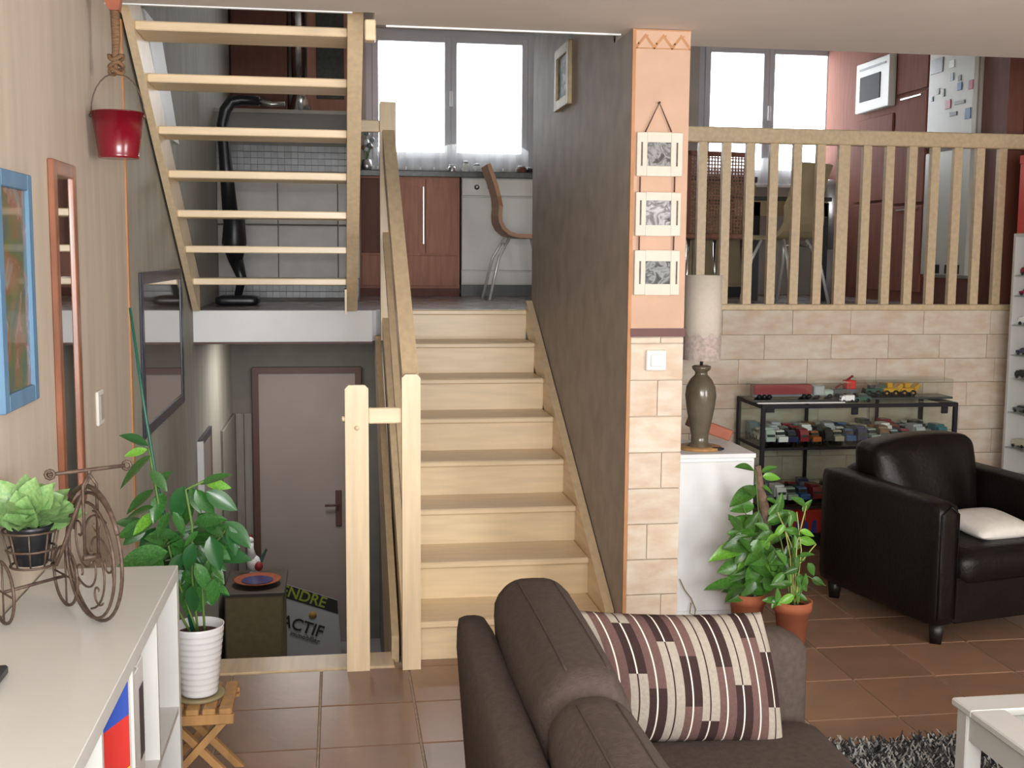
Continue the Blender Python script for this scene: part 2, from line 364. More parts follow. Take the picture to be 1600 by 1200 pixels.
# grey wall beside the stairs, with the painted pillar at its end
struct(MB().box(1.13, 1.30, 4.72, 6.73, 0, ZT).build('wall_stairs', M['sponge']), 'grey sponged wall right of the stairs')
pil = struct(MB().box(1.13, 1.355, 4.43, 4.73, 0, ZC).build('wall_pillar', M['stone_joint']), 'pillar with peach top and stone base')
# paint skins and stones on the pillar
B('upper_panel', M['peach'], pil, 1.139, 1.3565, 4.4205, 4.44, 1.375, 2.47)
B('left_side', M['sponge'], pil, 1.1285, 1.136, 4.424, 4.73, 0, ZC)
bt = B('border_panel', M['peach'], pil, 1.139, 1.3565, 4.4195, 4.44, 2.455, 2.528)
zz = MB(); n = 6
for (a, b) in ((2.523, 2.528), (2.455, 2.459)): zz.box(1.139, 1.3565, 4.4185, 4.421, a, b)
for i in range(n):
    xa = 1.141+i*.0355; za, zb = (2.468, 2.512) if i % 2 == 0 else (2.512, 2.468)
    zz.prism([(xa, za), (xa+.0355, zb), (xa+.0355, zb-.016), (xa, za-.016)], 'y', 4.4185, 4.421)
for i in range(6): zz.box(1.146+i*.036, 1.152+i*.036, 4.4185, 4.421, 2.472+(i % 2)*.03, 2.477+(i % 2)*.03)
zz.build('border_pattern', M['orange'], bt)
B('corner_strip', M['orange'], pil, 1.127, 1.140, 4.4175, 4.432, 0, 2.528)
B('dark_band', M['band'], pil, 1.138, 1.360, 4.414, 4.44, 1.345, 1.378)
z = 0.004; k = 0
while z < 1.34:
    h = min(.146, 1.343-z)
    cuts = [1.140, 1.3565] if k % 2 == 0 else [1.140, 1.140+random.uniform(.07, .15), 1.3565]
    for a, b in zip(cuts, cuts[1:]): B('stone', M['stone'], pil, a+.001, b-.001, 4.419-random.uniform(0, .002), 4.44, z+.0015, z+h-.0015, .002)
    z += h; k += 1
# knee wall under the kitchen rail, faced with stone blocks
kw = struct(MB().box(1.30, XR, YK+.015, YK+.14, 0, ZL).build('wall_stone', M['stone_joint']), 'low wall of pale stone blocks under the rail')
z = 0.004; k = 0
while z < ZL-.01:
    h = min(.149, ZL-z); x = 1.31-random.uniform(0, .2)
    while x < XR:
        w = random.uniform(.26, .48); a = max(x, 1.31); b = min(x+w, XR)
        if b-a > .04: B('stone', M['stone'], kw, a+.001, b-.001, YK-random.uniform(0, .003), YK+.02, z+.001, z+h-.001, .002)
        x += w
    z += h; k += 1
# kitchen floor slab, white fascia, lower hall
struct(MB().box(XL, .215, YK-.02, YW, 1.17, ZL).box(.215, 1.16, YK+.05, YW, 1.17, ZL).box(1.16, 5.0, YK+.1, YW, 1.17, ZL).build('floor_kitchen', M['kfloor']), 'grey floor of the raised kitchen')
struct(MB().box(XL, .19, YK-.035, YK-.02, 1.165, ZL-.002).build('trim_4', M['white']), 'white fascia board under the upper stairs')
struct(MB().box(XL, .19, YK-.04, YK-.02, 1.155, 1.167).build('trim_5', M['hframe']))
struct(MB().box(XL-.1, 1.3, 4.6, 9.2, ZB-.1, ZB).build('floor_hall', M['kfloor']), 'dark floor of the lower hall')
struct(MB().box(XL, 1.3, 8.85, 9.0, ZB, 1.17).build('wall_hall', M['hallwall']), 'dark wall of the lower hall')
struct(MB().box(.30, .40, 6.66, 8.85, ZB, 1.17).build('wall_hall_right', M['hallwall']))
for q_ in ((1.30, 1.42, 6.78, 9.2, ZB-.1, 1.18), (1.30, 1.42, 4.5, 6.78, ZB-.1, -.19), (.20, 1.30, 4.55, 4.62, ZB, -.19), (.24, 1.135, 4.60, 4.66, -.2, -.001)): struct(MB().box(*q_).build('wall_leak_block', M['hallwall']))  # unseen boxes added to stop sky light leaking in under the stairs
struct(MB().box(XL, .24, 4.55, 4.66, ZB, -.02).build('wall_under_floor', M['stairwell']))
struct(MB().box(XL, .215, 4.535, 4.705, -.018, .004, .003).build('trim_6', M['maple_dark']), 'wooden edging at the head of the lower stairs')
# kitchen walls with two windows
def wall_with_holes(name, x0, x1, z0, z1, holes, y0, y1, m):
    b = MB(); xs = x0
    for (a, c, lo, hi) in holes:
        b.box(xs, a, y0, y1, z0, z1); b.box(a, c, y0, y1, z0, lo); b.box(a, c, y0, y1, hi, z1); xs = c
    b.box(xs, x1, y0, y1, z0, z1); return b.build(name, m)
W1 = (.235, 1.60, 2.37, 3.46); W2 = (3.00, 4.22, 2.28, 3.46)
struct(wall_with_holes('wall_window', XL-.1, 5.2, ZL-.1, ZT, [W1, W2], YW, YW+.25, M['kwall']))
struct(MB().box(4.75, 4.9, YK+.1, YW, 1.1, ZT).build('wall_kitchen_right', M['kwall']))
struct(MB().box(XR, 5.0, YK+.1, YK+.2, 1.1, ZT).build('wall_kitchen_front', M['brown']))
for k, (a, c, lo, hi) in enumerate((W1, W2), 1):
    w = struct(MB().box(a, c, YW+.02, YW+.10, lo, lo+.06).box(a, c, YW+.02, YW+.10, hi-.05, hi).box(a, a+.05, YW+.02, YW+.10, lo+.06, hi-.05).box(c-.05, c, YW+.02, YW+.10, lo+.06, hi-.05).build('window_%d' % k, M['winframe']),
               ['kitchen window behind the stairs', 'kitchen window behind the railing'][k-1])
    mid = (a+c)/2
    for (p, q) in ((a+.05, mid), (mid, c-.05)):
        s = MB().box(p, p+.05, YW+.0, YW+.06, lo+.06, hi-.05, .004).box(q-.05, q, YW+.0, YW+.06, lo+.06, hi-.05, .004).box(p+.05, q-.05, YW+.0, YW+.06, lo+.06, lo+.12).box(p+.05, q-.05, YW, YW+.06, hi-.10, hi-.05).build('sash', M['winframe'], w)
        MB().box(p+.05, q-.05, YW+.025, YW+.031, lo+.12, hi-.10).build('pane', M['glass'], s)
    MB().box(mid-.012, mid+.012, YW-.03, YW, (lo+hi)/2-.06, (lo+hi)/2+.06, .003).build('window_handle', M['white'], w)
    MB().box(a-.03, c+.03, YW-.05, YW+.02, lo-.03, lo, .004).build('window_sill', M['white'], w)
# door in the lower hall
d1 = struct(MB().box(-.60, .12, 8.81, 8.85, ZB, .765).build('door_1', M['hdoor']), 'mauve beige door of the lower hall')
MB().box(-.645, -.60, 8.79, 8.86, ZB, .81).box(.12, .165, 8.79, 8.86, ZB, .81).box(-.60, .12, 8.79, 8.86, .765, .81).build('door_frame', M['hframe'], d1)
hp = MB().box(-.035, .012, 8.795, 8.812, -.42, -.14, .004).build('door_handle', M['hframe'], d1)
MB().tube([(-.012, 8.80, -.25), (-.012, 8.765, -.25), (-.115, 8.762, -.25)], .009).build('lever', M['hframe'], hp)
# panelling of upright planks in the lower hall
pn = struct(MB().box(XL, XL+.01, 7.95, 8.85, ZB, .46).box(XL, -.65, 8.84, 8.85, ZB, .46).build('wall_panelling', M['hallwall']), 'plank panelling in the corner of the lower hall')
for i in range(9): B('plank', M['panel'], pn, XL+.01, XL+.022, 7.955+i*.099, 7.955+i*.099+.092, ZB, .46, .003)
for i in range(2): B('plank', M['panel'], pn, XL+.025+i*.062, XL+.083+i*.062, 8.825, 8.84, ZB, .46, .003)

# ------------------------------------------------------------------ main staircase
st = thing('staircase', 'pale maple staircase of eight steps rising to the kitchen', 'staircase', (.7, Y0, 0))
for k in range(8):
    yn = Y0+k*G_; zt = R_*(k+1)
    yb = yn+.03
    B('riser', M['maple_x'], st, .28, 1.087, yb, yb+.02, R_*k+(.0 if k == 0 else 0), zt-.028)
    if k < 7: B('tread', M['maple_x'], st, .28, 1.087, yn, yn+G_+.045, zt-.028, zt, .006)
    else: B('nosing', M['maple_x'], st, .28, 1.087, yn, YK+.06, zt-.028, zt+.002, .006)
def stringer(x0, x1, up, dn, ya, yb, z_clip=0):
    f = lambda y: (y-Y0)/G_*R_
    pts = [(ya, max(z_clip, f(ya)-dn)), (ya+.02+max(0, (dn-f(ya))/R_*G_*0), z_clip) if False else (ya, max(z_clip, f(ya)-dn))]
    P = [(ya, z_clip), (ya, f(ya)+R_+up)] + [(yb, f(yb)+R_+up), (yb, f(yb)-dn+.1)]
    ycut = Y0+(dn+z_clip)/R_*G_
    P.append((min(yb, ycut), z_clip)); return P
MB().prism(stringer(0, 0, .035, .06, Y0-.015, YK+.03), 'x', 1.087, 1.125).build('stringer', M['maple'], st)
MB().prism(stringer(0, 0, .035, .06, Y0+.02, YK-.0), 'x', .245, .28).build('stringer', M['maple'], st)
MB().prism([(4.62, ZB+.8), (4.62, .10), (6.55, 1.20), (6.62, 1.20), (6.62, 1.05), (5.15, -.5), (5.15, ZB+.8)], 'x', .205, .235).build('side_panel', M['maple_dark'], st)
rl = thing('stair_railing', 'maple newel posts and sloping handrail left of the stairs', 'railing', (.28, 4.5, 0))
def newel(name, x0, x1, y0, y1, z0, z1, bev=.012, parent=rl): return MB().box(x0, x1, y0, y1, z0, z1-.0, 0).build(name, M['maple_z'], parent)
def chamfer_post(name, x0, x1, y0, y1, z0, z1, parent, c=.014):
    b = MB(); b.prism([(x0, z0), (x1, z0), (x1, z1-c), (x1-c, z1), (x0+c, z1), (x0, z1-c)], 'y', y0, y1); return b.build(name, M['maple_z'], parent)
chamfer_post('newel', .022, .113, 4.50, 4.53, 0, 1.153, rl)
chamfer_post('newel', .243, .316, 4.49, 4.53, 0, 1.195, rl)
chamfer_post('newel', .236, .324, YK-.13, YK-.04, 1.18, 2.498, rl, .004)
B('crossbar', M['maple_x'], rl, .113, .243, 4.505, 4.53, 1.000, 1.062, .004)
B('crossbar', M['maple_x'], rl, .113, .236, YK-.10, YK-.06, 2.335, 2.40, .004)
MB().tube([(.010, 4.515, 1.02), (.022, 4.515, 1.02)], .012).build('bolt_cap', M['maple_z'], rl)
MB().tube([(.068, 4.50, .985), (.068, 4.494, .985)], .010).build('bolt_cap', M['maple_z'], rl)
sl = R_/G_
b = MB()
h0, h1 = 4.53, YK-.13; zh = lambda y: 1.165+(y-4.55)*(2.345-1.165)/(YK-.13-4.55)
b.prism([(h0, zh(h0)-.14), (h0, zh(h0)), (h1, zh(h1)), (h1, zh(h1)-.14)], 'x', .250, .316)
b.build('handrail', M['maple'], rl)
b = MB().prism([(h0, zh(h0)-.62), (h0, zh(h0)-.56), (h1, zh(h1)-.56), (h1, zh(h1)-.62)], 'x', .250, .28); b.build('lower_rail', M['maple'], rl)

# ------------------------------------------------------------------ upper flight, open treads
uf = thing('open_staircase', 'open-riser maple stair flight climbing up left towards the ceiling', 'staircase', (-.35, 6.2, ZL))
UX0, UX1 = -.755, .045
ky = [6.26, 6.04, 5.80, 5.50, 5.20, 4.92, 4.66, 4.40]
for k in range(1, 9):
    y = 6.26-(k-1)*.2663; zt = ZL+R_*k+.018+(.012 if k == 6 else 0)
    B('tread', M['maple_x'], uf, UX0, UX1, y, y+.26, zt-.035, zt, .004)
def upoly():
    f = lambda y: ZL+R_+(6.26-y)/.2663*R_
    y1, y0 = 6.56, 4.335
    return [(y0, f(y0)-.03), (y0, f(y0)+.20), (y1-.0, f(y1)+.20), (y1, ZL), (6.50, ZL)]
MB().prism(upoly(), 'x', UX0-.032, UX0).build('stringer', M['maple_z'], uf)
f = lambda y: ZL+R_+(6.26-y)/.2663*R_
MB().prism(upoly(), 'x', UX1, UX1+.06).build('stringer', M['maple_z'], uf)
B('riser_board', M['maple_x'], uf, UX0, UX1, 4.655, 4.672, 2.61, 2.70)
B('bracket', M['maple_x'], uf, UX1+.06, UX1+.10, 4.36, 4.42, 2.44, 2.515, .004)
B('end_post', M['maple_z'], uf, UX1-.01, UX1+.0, 6.20, 6.5, ZL, ZL+.13)
# white sloping board on the wall beyond
bd = MB().prism([(5.06, 2.66), (5.50, 2.66), (6.05, 2.20), (5.62, 2.20)], 'x', XL, XL+.02).build('wall_board', M['white'])
tag(bd, 'white sloping board on the wall beside the open stair flight', 'board')

# ------------------------------------------------------------------ kitchen rail
kr = thing('kitchen_railing', 'maple railing with upright balusters on the stone wall', 'railing', (2.8, YK+.05, ZL))
B('top_rail', M['maple_dark'], kr, 1.30, XR, YK+.02, YK+.085, 2.335, 2.425, .006)
B('bottom_rail', M['maple_dark'], kr, 1.30, XR, YK+.0, YK+.10, ZL, ZL+.035, .004)
xb0 = at(1095, 350, YK+.05).x; xb1 = at(1560, 350, YK+.05).x
for i in range(-4, 16):
    x = xb0+(xb1-xb0)/13*i; w = .036 if i == 6 else .026
    if x < XR-.05: B('baluster', M['maple_dark'], kr, x-w, x+w, YK+.035, YK+.07, ZL+.035, 2.335)

# ------------------------------------------------------------------ kitchen behind
YC = 8.90; ZK = 2.295
cab = thing('base_cabinet', 'cherry wood kitchen base cabinet with two narrow doors under the window', 'cabinet', (.45, YC, ZL))
B('body', M['cherry'], cab, .16, .93, YC+.02, YW, ZL+.0, ZK-.045)
B('plinth', M['brown'], cab, .16, .93, YC+.01, YC+.02, ZL, ZL+.06)
B('oven_door', M['brown'], cab, .18, .40, YC-.0, YC+.02, ZL+.33, ZK-.06, .003, label='dark narrow glazed door')
for a, c in ((.42, .66), (.67, .91)):
    dd = B('door', M['cherry'], cab, a, c, YC, YC+.02, ZL+.33, ZK-.06, .003)
    MB().box(a, a+.05, YC-.006, YC, ZL+.33, ZK-.06).box(c-.05, c, YC-.006, YC, ZL+.33, ZK-.06).box(a+.05, c-.05, YC-.006, YC, ZL+.33, ZL+.38).box(a+.05, c-.05, YC-.006, YC, ZK-.12, ZK-.06).build('door_rail', M['cherry'], dd)
B('handle', M['steel'], cab, .645, .653, YC-.03, YC-.012, ZL+.40, ZK-.12)
B('drawer', M['cherry'], cab, .18, .91, YC, YC+.02, ZL+.08, ZL+.31, .003)
dw = thing('dishwasher', 'white dishwasher under the dark worktop', 'dishwasher', (1.25, YC, ZL))
B('body', M['appliance'], dw, .945, 1.62, YC+.02, YW-.01, ZL+.09, ZK-.045)
B('door', M['appliance'], dw, .945, 1.62, YC, YC+.02, ZL+.20, ZK-.19, .004)
B('control_panel', M['appliance'], dw, .945, 1.62, YC-.004, YC+.02, ZK-.18, ZK-.05, .004)
B('kick_panel', M['appliance'], dw, .945, 1.62, YC+.005, YC+.02, ZL+.10, ZL+.19, .002)
B('plinth', M['black'], dw, .945, 1.62, YC+.03, YC+.06, ZL, ZL+.09)
for i in range(2): MB().tube([(1.06+i*.10, YC-.016, ZK-.115), (1.06+i*.10, YC-.004, ZK-.115)], .02, 12).build('knob', M['steel'], dw)
wt = tag(MB().box(.16, 3.3, YC-.03, YW, ZK-.045, ZK, .004).build('worktop', M['counter']), 'dark kitchen worktop running under both windows', 'worktop')
c2 = thing('base_cabinet', 'olive veneered kitchen cabinet seen through the railing', 'cabinet', (2.6, YC, ZL))
B('body', M['olivewood'], c2, 1.75, 3.3, YC+.02, YW-.01, ZL+.08, ZK-.045)
B('plinth', M['black'], c2, 1.75, 3.3, YC+.05, YC+.08, ZL, ZL+.08)
for i in range(3): B('door', M['olivewood'], c2, 1.76+i*.515, 2.27+i*.515, YC, YC+.02, ZL+.10, ZK-.06, .003)
# tiled half wall behind the flight
hw = struct(MB().box(XL, .15, 8.02, 8.12, ZL, 2.62).build('wall_half', M['kgrey']), 'tiled half wall behind the open stairs')
tw = .40
for r, (za, zb) in enumerate(((1.50, 1.85), (1.86, 2.20))):
    x = XL+.005
    while x < .14:
        e = min(x+.395, .149); B('tile', M['ktile'], hw, x, e, 8.005, 8.03, za, zb, .002); x += .40
mo = None
for zz_, n_ in ((1.365, 3), (2.215, 4)):
    for r in range(n_):
        for i in range(21):
            s_ = .042; xx = XL+.008+i*.0445
            if mo is None: o = MB().box(0, s_, 0, .02, 0, .038).build('mosaic_tile', M['mosaic'], hw, False); mo = o.data
            else: o = bpy.data.objects.new('mosaic_tile', mo); COL.objects.link(o); o.parent = hw
            o.location = (xx, 8.005, zz_+r*.0425)
B('cap', M['kwall'], hw, XL, .15, 8.0, 8.13, 2.595, 2.62)
# wall cupboards beyond the half wall
uc = thing('wall_cupboard', 'dark cherry wall cupboard high behind the open stairs', 'cupboard', (-.5, 9.2, 2.6))
B('body', M['brown'], uc, XL+.01, -.37, 9.15, YW, 2.72, 3.6)
for i in range(1): B('door', M['brown'], uc, -.785, -.38, 9.13, 9.15, 2.73, 3.59, .004)
u2 = thing('wall_cupboard', 'cherry wall cupboard with dark glass door left of the window', 'cupboard', (-.1, 9.2, 2.6))
B('body', M['cherry'], u2, -.22, .18, 9.20, YW, 2.72, 3.6)
B('glass_door', M['counter'], u2, -.15, .06, 9.185, 9.20, 2.85, 3.5, .003)
hd = thing('extractor_pipe', 'shiny steel extractor pipe between the wall cupboards', 'extractor', (-.30, 9.2, 2.7))
MB().lathe([(.05, 3.0), (.05, 3.7)], (-.29, 9.25), 16).build('pipe', M['chrome'], hd)
MB().lathe([(.11, 2.72), (.055, 2.9), (.05, 3.0)], (-.27, 9.25), 16).build('hood', M['chrome'], hd)
# right side of kitchen: tall units at x = 4.1
FX = 4.12
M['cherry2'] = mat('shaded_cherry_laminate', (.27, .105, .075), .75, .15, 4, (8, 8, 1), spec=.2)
tu = thing('tall_unit', 'tall cherry unit holding the microwave right of the window', 'cabinet', (FX, 8.5, ZL))
B('body', M['cherry2'], tu, FX, 4.74, 8.22, YW-.02, ZL, 3.7)
for za, zb in ((1.42, 2.08), (2.10, 2.74)): B('door', M['cherry2'], tu, FX-.02, FX, 8.24, 8.84, za, zb, .004)
mw = thing('microwave', 'white microwave oven with dark window built into the tall unit', 'microwave', (FX, 8.5, 2.78))
B('casing', M['appliance'], mw, FX-.06, FX, 8.24, 8.80, 2.79, 3.17, .006)
B('window', M['blackm'], mw, FX-.066, FX-.06, 8.38, 8.72, 2.87, 3.06, .002)
B('control_strip', M['black'], mw, FX-.064, FX-.06, 8.30, 8.74, 3.11, 3.125)
t2 = thing('tall_unit', 'tall cherry cupboard between microwave and refrigerator', 'cabinet', (FX, 7.95, ZL))
B('body', M['cherry2'], t2, FX, 4.74, 7.72, 8.21, ZL, 3.7)
for za, zb in ((1.42, 2.04), (2.06, 2.84), (2.86, 3.6)):
    q = B('door', M['cherry2'], t2, FX-.02, FX, 7.74, 8.19, za, zb, .004); B('handle', M['steel'], q, FX-.035, FX-.022, 7.80, 8.10, zb-.03, zb-.02)
fr = thing('refrigerator', 'white built-in refrigerator covered with magnets and notes', 'refrigerator', (FX, 7.4, ZL))
B('upper_door', M['appliance'], fr, FX-.03, FX, 7.11, 7.70, 2.43, 3.7, .005)
B('lower_door', M['appliance'], fr, FX-.03, FX, 7.11, 7.70, 1.55, 2.39, .005)
B('body', M['kwall'], fr, FX, 4.75, 7.09, 7.71, 1.53, 3.72)
B('plinth', M['brown'], fr, FX-.01, FX+.02, 7.09, 7.71, ZL, 1.53)
for i in range(2): B('vent', M['black'], fr, FX-.036, FX-.03, 7.18+i*.26, 7.36+i*.26, 1.56, 1.62)
mag_cols = ['blue', 'dark green', 'crimson', 'grey', 'teal', 'black', 'pale blue', 'white', 'brown']
for i, (u, v, w, h, c) in enumerate([(1465, 103, .12, .10, 3), (1488, 120, .03, .05, 6), (1500, 135, .04, .05, 0), (1500, 122, .03, .04, 3), (1475, 145, .02, .05, 1), (1466, 143, .03, .04, 3), (1518, 132, .04, .06, 2), (1482, 163, .05, .06, 2), (1500, 160, .10, .02, 3), (1513, 177, .05, .07, 0), (1490, 178, .07, .025, 5), (1457, 155, .02, .03, 4), (1488, 100, .05, .05, 7)]):
    d = ray(u, v); p = Vector((0, 0, H))+d*((FX-.03)/d.x)
    o = MB().box(FX-.036, FX-.0305, p.y-w/2*1.3, p.y+w/2*1.3, p.z-h/2, p.z+h/2, .001).build('magnet', CARS[mag_cols[c]])
    tag(o, 'small %s magnet on the refrigerator door, %s' % (mag_cols[c], ['top left', 'near the top', 'blue one below the middle top', 'upper middle', 'left of middle', 'far left middle', 'upper right', 'round one in the middle', 'long strip in the middle', 'lower right', 'long lower strip', 'lowest at far left', 'paper note at the top'][i]), 'magnet', 'magnets on the refrigerator')
dr = struct(MB().box(FX+.02, 4.75, YK+.15, 7.08, ZL, ZT).build('wall_brown_unit', M['brown']))
# bentwood chair, seen from the side
def bent_chair(label, x, y, face, m, group=None, cane=False):
    c = thing('kitchen_chair', label, 'chair', (x, y, ZL), face, group)
    # profile in local x (front = +x), shell width in y
    prof = [(-.215, .955), (-.195, .90), (-.165, .82), (-.14, .73), (-.13, .66), (-.135, .60), (-.13, .55), (-.105, .505), (-.065, .472), (-.01, .456), (.10, .452), (.25, .46), (.30, .45)]
    b = MB(); t = .014; pv = None
    bm = b.bm; top = []; bot = []
    for i, (px_, pz) in enumerate(prof):
        a = Vector(prof[min(i+1, len(prof)-1)])-Vector(prof[max(i-1, 0)]); nrm = Vector((-a.y, a.x)).normalized()*t
        w = .17 if i < 4 else .20
        top.append([bm.verts.new((px_-nrm.x, s_*w, pz-nrm.y)) for s_ in (-1, 1)]); bot.append([bm.verts.new((px_+nrm.x, s_*w, pz+nrm.y)) for s_ in (-1, 1)])
    for i in range(len(prof)-1):
        for q in ((top[i][0], top[i][1], top[i+1][1], top[i+1][0]), (bot[i][1], bot[i][0], bot[i+1][0], bot[i+1][1]), (top[i][0], top[i+1][0], bot[i+1][0], bot[i][0]), (top[i][1], bot[i][1], bot[i+1][1], top[i+1][1])): bm.faces.new(q)
    bm.faces.new((top[0][0], bot[0][0], bot[0][1], top[0][1])); bm.faces.new((top[-1][1], bot[-1][1], bot[-1][0], top[-1][0]))
    b.build('seat_shell', m, c, False)
    for sx, sy in ((-1, -1), (-1, 1), (1, -1), (1, 1)):
        MB().tube([(sx*.10+.04, sy*.12, .44), (sx*.16+.02, sy*.17, .30), (sx*.23+.02, sy*.20, 0)], .011, 8).build('leg', M['leg_chrome'], c, False)
    MB().tube([(-.08, -.14, .40), (-.08, .14, .40)], .008).build('crossbar', M['chrome'], c, False)
    return c
bc = bent_chair('bent plywood kitchen chair with chrome legs beside the dishwasher', at(804, 440, 8.3).x+.0, 8.3, 0, M['bentwood'])
def cane_chair(label, x, y, rz):
    c = thing('cane_chair', label, 'chair', (x, y, ZL), rz)
    B('seat', M['rattan'], c, -.22, .22, -.22, .22, .43, .47, .01, False)
    fr_ = MB().box(-.22, -.195, .19, .22, .47, .98).box(.195, .22, .19, .22, .47, .98).box(-.22, .22, .19, .22, .955, .985).build('back_frame', M['brown'], c, False)
    cn = MB()
    for i in range(19): cn.box(-.19+i*.021, -.182+i*.021, .202, .208, .47, .955)
    for i in range(22): cn.box(-.195, .195, .201, .209, .49+i*.0215, .498+i*.0215)
    o = cn.build('cane_back', M['rattan'], c, False); o['kind'] = 'stuff'
    for sx in (-1, 1):
        for sy in (-1, 1): MB().tube([(sx*.19, sy*.19, .43), (sx*.21, sy*.21, 0)], .012).build('leg', M['chrome'], c, False)
    return c
cane_chair('brown cane-backed chair just behind the left end of the railing', at(1098, 330, 7.4).x, 7.4, .15+math.pi)
bent_chair('pale wooden chair seen from behind through the middle of the railing', at(1235, 400, 7.7).x, 7.75, math.pi/2+.5, M['olivewood'])
# dining table
tb = thing('kitchen_table', 'kitchen table with pale wooden apron and broad black legs', 'table', (2.9, 8.0, ZL))
tx0 = at(1143, 350, 8.2).x; tx1 = tx0+.75
B('table_top', M['counter'], tb, tx0-.0, tx1, 8.15, 8.75, ZL+.73, ZL+.76, .004)
B('apron', M['olivewood'], tb, tx0+.02, tx1-.02, 8.18, 8.20, ZL+.62, ZL+.73)
for x in (tx0+.16, tx1-.06): B('leg', M['black'], tb, x-.05, x+.05, 8.18, 8.24, ZL, ZL+.72)
bn = thing('waste_bin', 'grey bin with dark base standing beside the tall cherry unit', 'bin', (at(1291, 430, 8.3).x, 8.3, ZL))
MB().lathe([(.085, 0), (.095, .38)], n=20).build('base', M['kgrey'], bn, False)
MB().lathe([(.095, .38), (.10, .82), (.07, .88), (.02, .90)], n=20).build('lid', M['steel'], bn, False)
# things along the sill
def jar(x, y, z, r, h, m, label, cat='jar', g='jars and pots along the kitchen worktop'):
    t = thing('jar', label, cat, (x, y, z), 0, g)
    MB().lathe([(r*.8, 0), (r, h*.15), (r, h*.7), (r*.7, h*.85)], n=14).build('body', m, t, False)
    MB().lathe([(r*.75, h*.85), (r*.75, h), (r*.3, h*1.04)], n=14).build('lid', M['steel'], t, False)
for i, (u, r, h, mm, lb) in enumerate([(706, .03, .07, 'steel', 'small steel jar on the worktop left of centre of the window'), (728, .025, .10, 'appliance', 'pale jar on the worktop beneath the window middle'), (745, .03, .08, 'gglass', 'greenish glass jar on the worktop under the window'), (815, .04, .07, 'brown', 'dark round pot on the worktop by the grey wall'), (828, .03, .06, 'black', 'black pot on the worktop touching the grey wall edge')]):
    p = at(u, 262, 9.15); jar(p.x, 9.15, ZK, r, h, M[mm], lb)
# soft toy / figurine with flowers on the sill behind the left stringer
fg = thing('flower_arrangement', 'dusky flower arrangement in a pot on the worktop behind the upper newel', 'flowers', (at(573, 260, 9.2).x, 9.2, ZK))
MB().lathe([(.03, 0), (.045, .05), (.035, .10)], n=12).build('vase', M['steel'], fg, False)
for i in range(11):
    a = random.uniform(0, 6.28); r = random.uniform(0, .045); z_ = random.uniform(.16, .33)
    MB().tube([(0, 0, .08), (r*math.cos(a)*.6, r*math.sin(a)*.6, z_*.7), (r*math.cos(a), r*math.sin(a), z_)], .003, 5).build('stem', M['stem'], fg, False)
    MB().ball((r*math.cos(a), r*math.sin(a), z_), .022, n=5).build('blossom', [M['ceramic'], CARS['brown'], M['mosaic'], CARS['grey']][i % 4], fg, False)
# short lace curtains at the foot of the windows
for k, (a, c, lo, nm) in enumerate(((.30, 1.55, 2.335, 'scalloped lace curtain across the foot of the window behind the stairs'), (3.05, 4.1, 2.28, 'scalloped lace curtain across the foot of the window behind the railing'))):
    b = MB(); n = 60; rows = []
    for i in range(n+1):
        t = i/n; x = a+(c-a)*t; y = YW-.06+.012*math.sin(t*70)
        top = lo+.17+.045*abs(math.sin(t*math.pi*5))
        rows.append([b.bm.verts.new((x, y, lo)), b.bm.verts.new((x, y, top))])
    for p, q in zip(rows, rows[1:]): b.bm.faces.new((p[0], q[0], q[1], p[1]))
    tag(b.build('lace_curtain', M['lace']), nm, 'curtain', 'lace curtains in the kitchen')
# upright vacuum cleaner leaning by the half wall, seen between the treads
vc = thing('vacuum_cleaner', 'black stick vacuum cleaner standing behind the open treads', 'vacuum cleaner', (at(375, 465, 7.3).x, 7.3, ZL))
V = lambda u, v, y=7.3: at(u, v, y)
MB().tube([V(372, 462), V(378, 435), V(368, 405)], [.022, .03, .045]).build('neck', M['black'], vc)
MB().tube([V(368, 410), V(366, 380), V(366, 345), V(358, 330)], [.04, .075, .065, .05], 12).build('body', M['black'], vc)
MB().tube([V(360, 335), V(353, 260), V(347, 195), V(352, 172), V(362, 158), V(376, 156), V(405, 158)], [.048, .04, .034, .036, .036, .034, .030], 10).build('tube', M['black'], vc)
MB().tube([V(405, 158), V(425, 163), V(445, 162)], [.02, .016, .014]).build('handle', M['steel'], vc)
q = V(372, 462)
MB().soft(q.x-.13, q.x+.13, q.y-.12, q.y+.10, ZL, ZL+.06, .025, n=5).build('floor_head', M['black'], vc)

# ------------------------------------------------------------------ lower hall contents
ch = thing('chest', 'plywood-fronted chest with dark top in the lower hall', 'chest', (-.60, 7.8, ZB))
B('body', M['plywood'], ch, -.76, -.385, 7.62, 8.15, ZB, -.60)
B('top', M['chestw'], ch, -.775, -.37, 7.60, 8.17, -.60, -.575, .004)
B('front_panel', M['plywood'], ch, -.755, -.39, 7.608, 7.62, ZB+.02, -.61, .004)
bw = thing('bowl', 'wide shallow blue bowl with orange rim on the chest', 'bowl', (-.56, 7.80, -.575))
MB().lathe([(.05, 0), (.06, .008), (.155, .035), (.16, .042), (.15, .042), (.05, .014)], n=28).build('dish', M['rust'], bw, False)
MB().lathe([(.02, .018), (.10, .030), (.105, .034)], n=24).build('glaze_centre', mat('cobalt_glaze', (.05, .05, .16), .3), bw, False)
ro = thing('rooster_figurine', 'white and grey rooster figurine with red wing on the chest', 'figurine', (-.60, 8.04, -.575))
MB().ball((0, 0, .09), .05, .04, .055).build('body', M['ceramic'], ro, False)
MB().tube([(-.01, 0, .12), (-.02, 0, .19), (-.022, 0, .23)], [.035, .022, .024], 10).build('neck', M['ceramic'], ro, False)
MB().ball((-.022, 0, .25), .026, .022, .026, 6).build('head', M['ceramic'], ro, False)
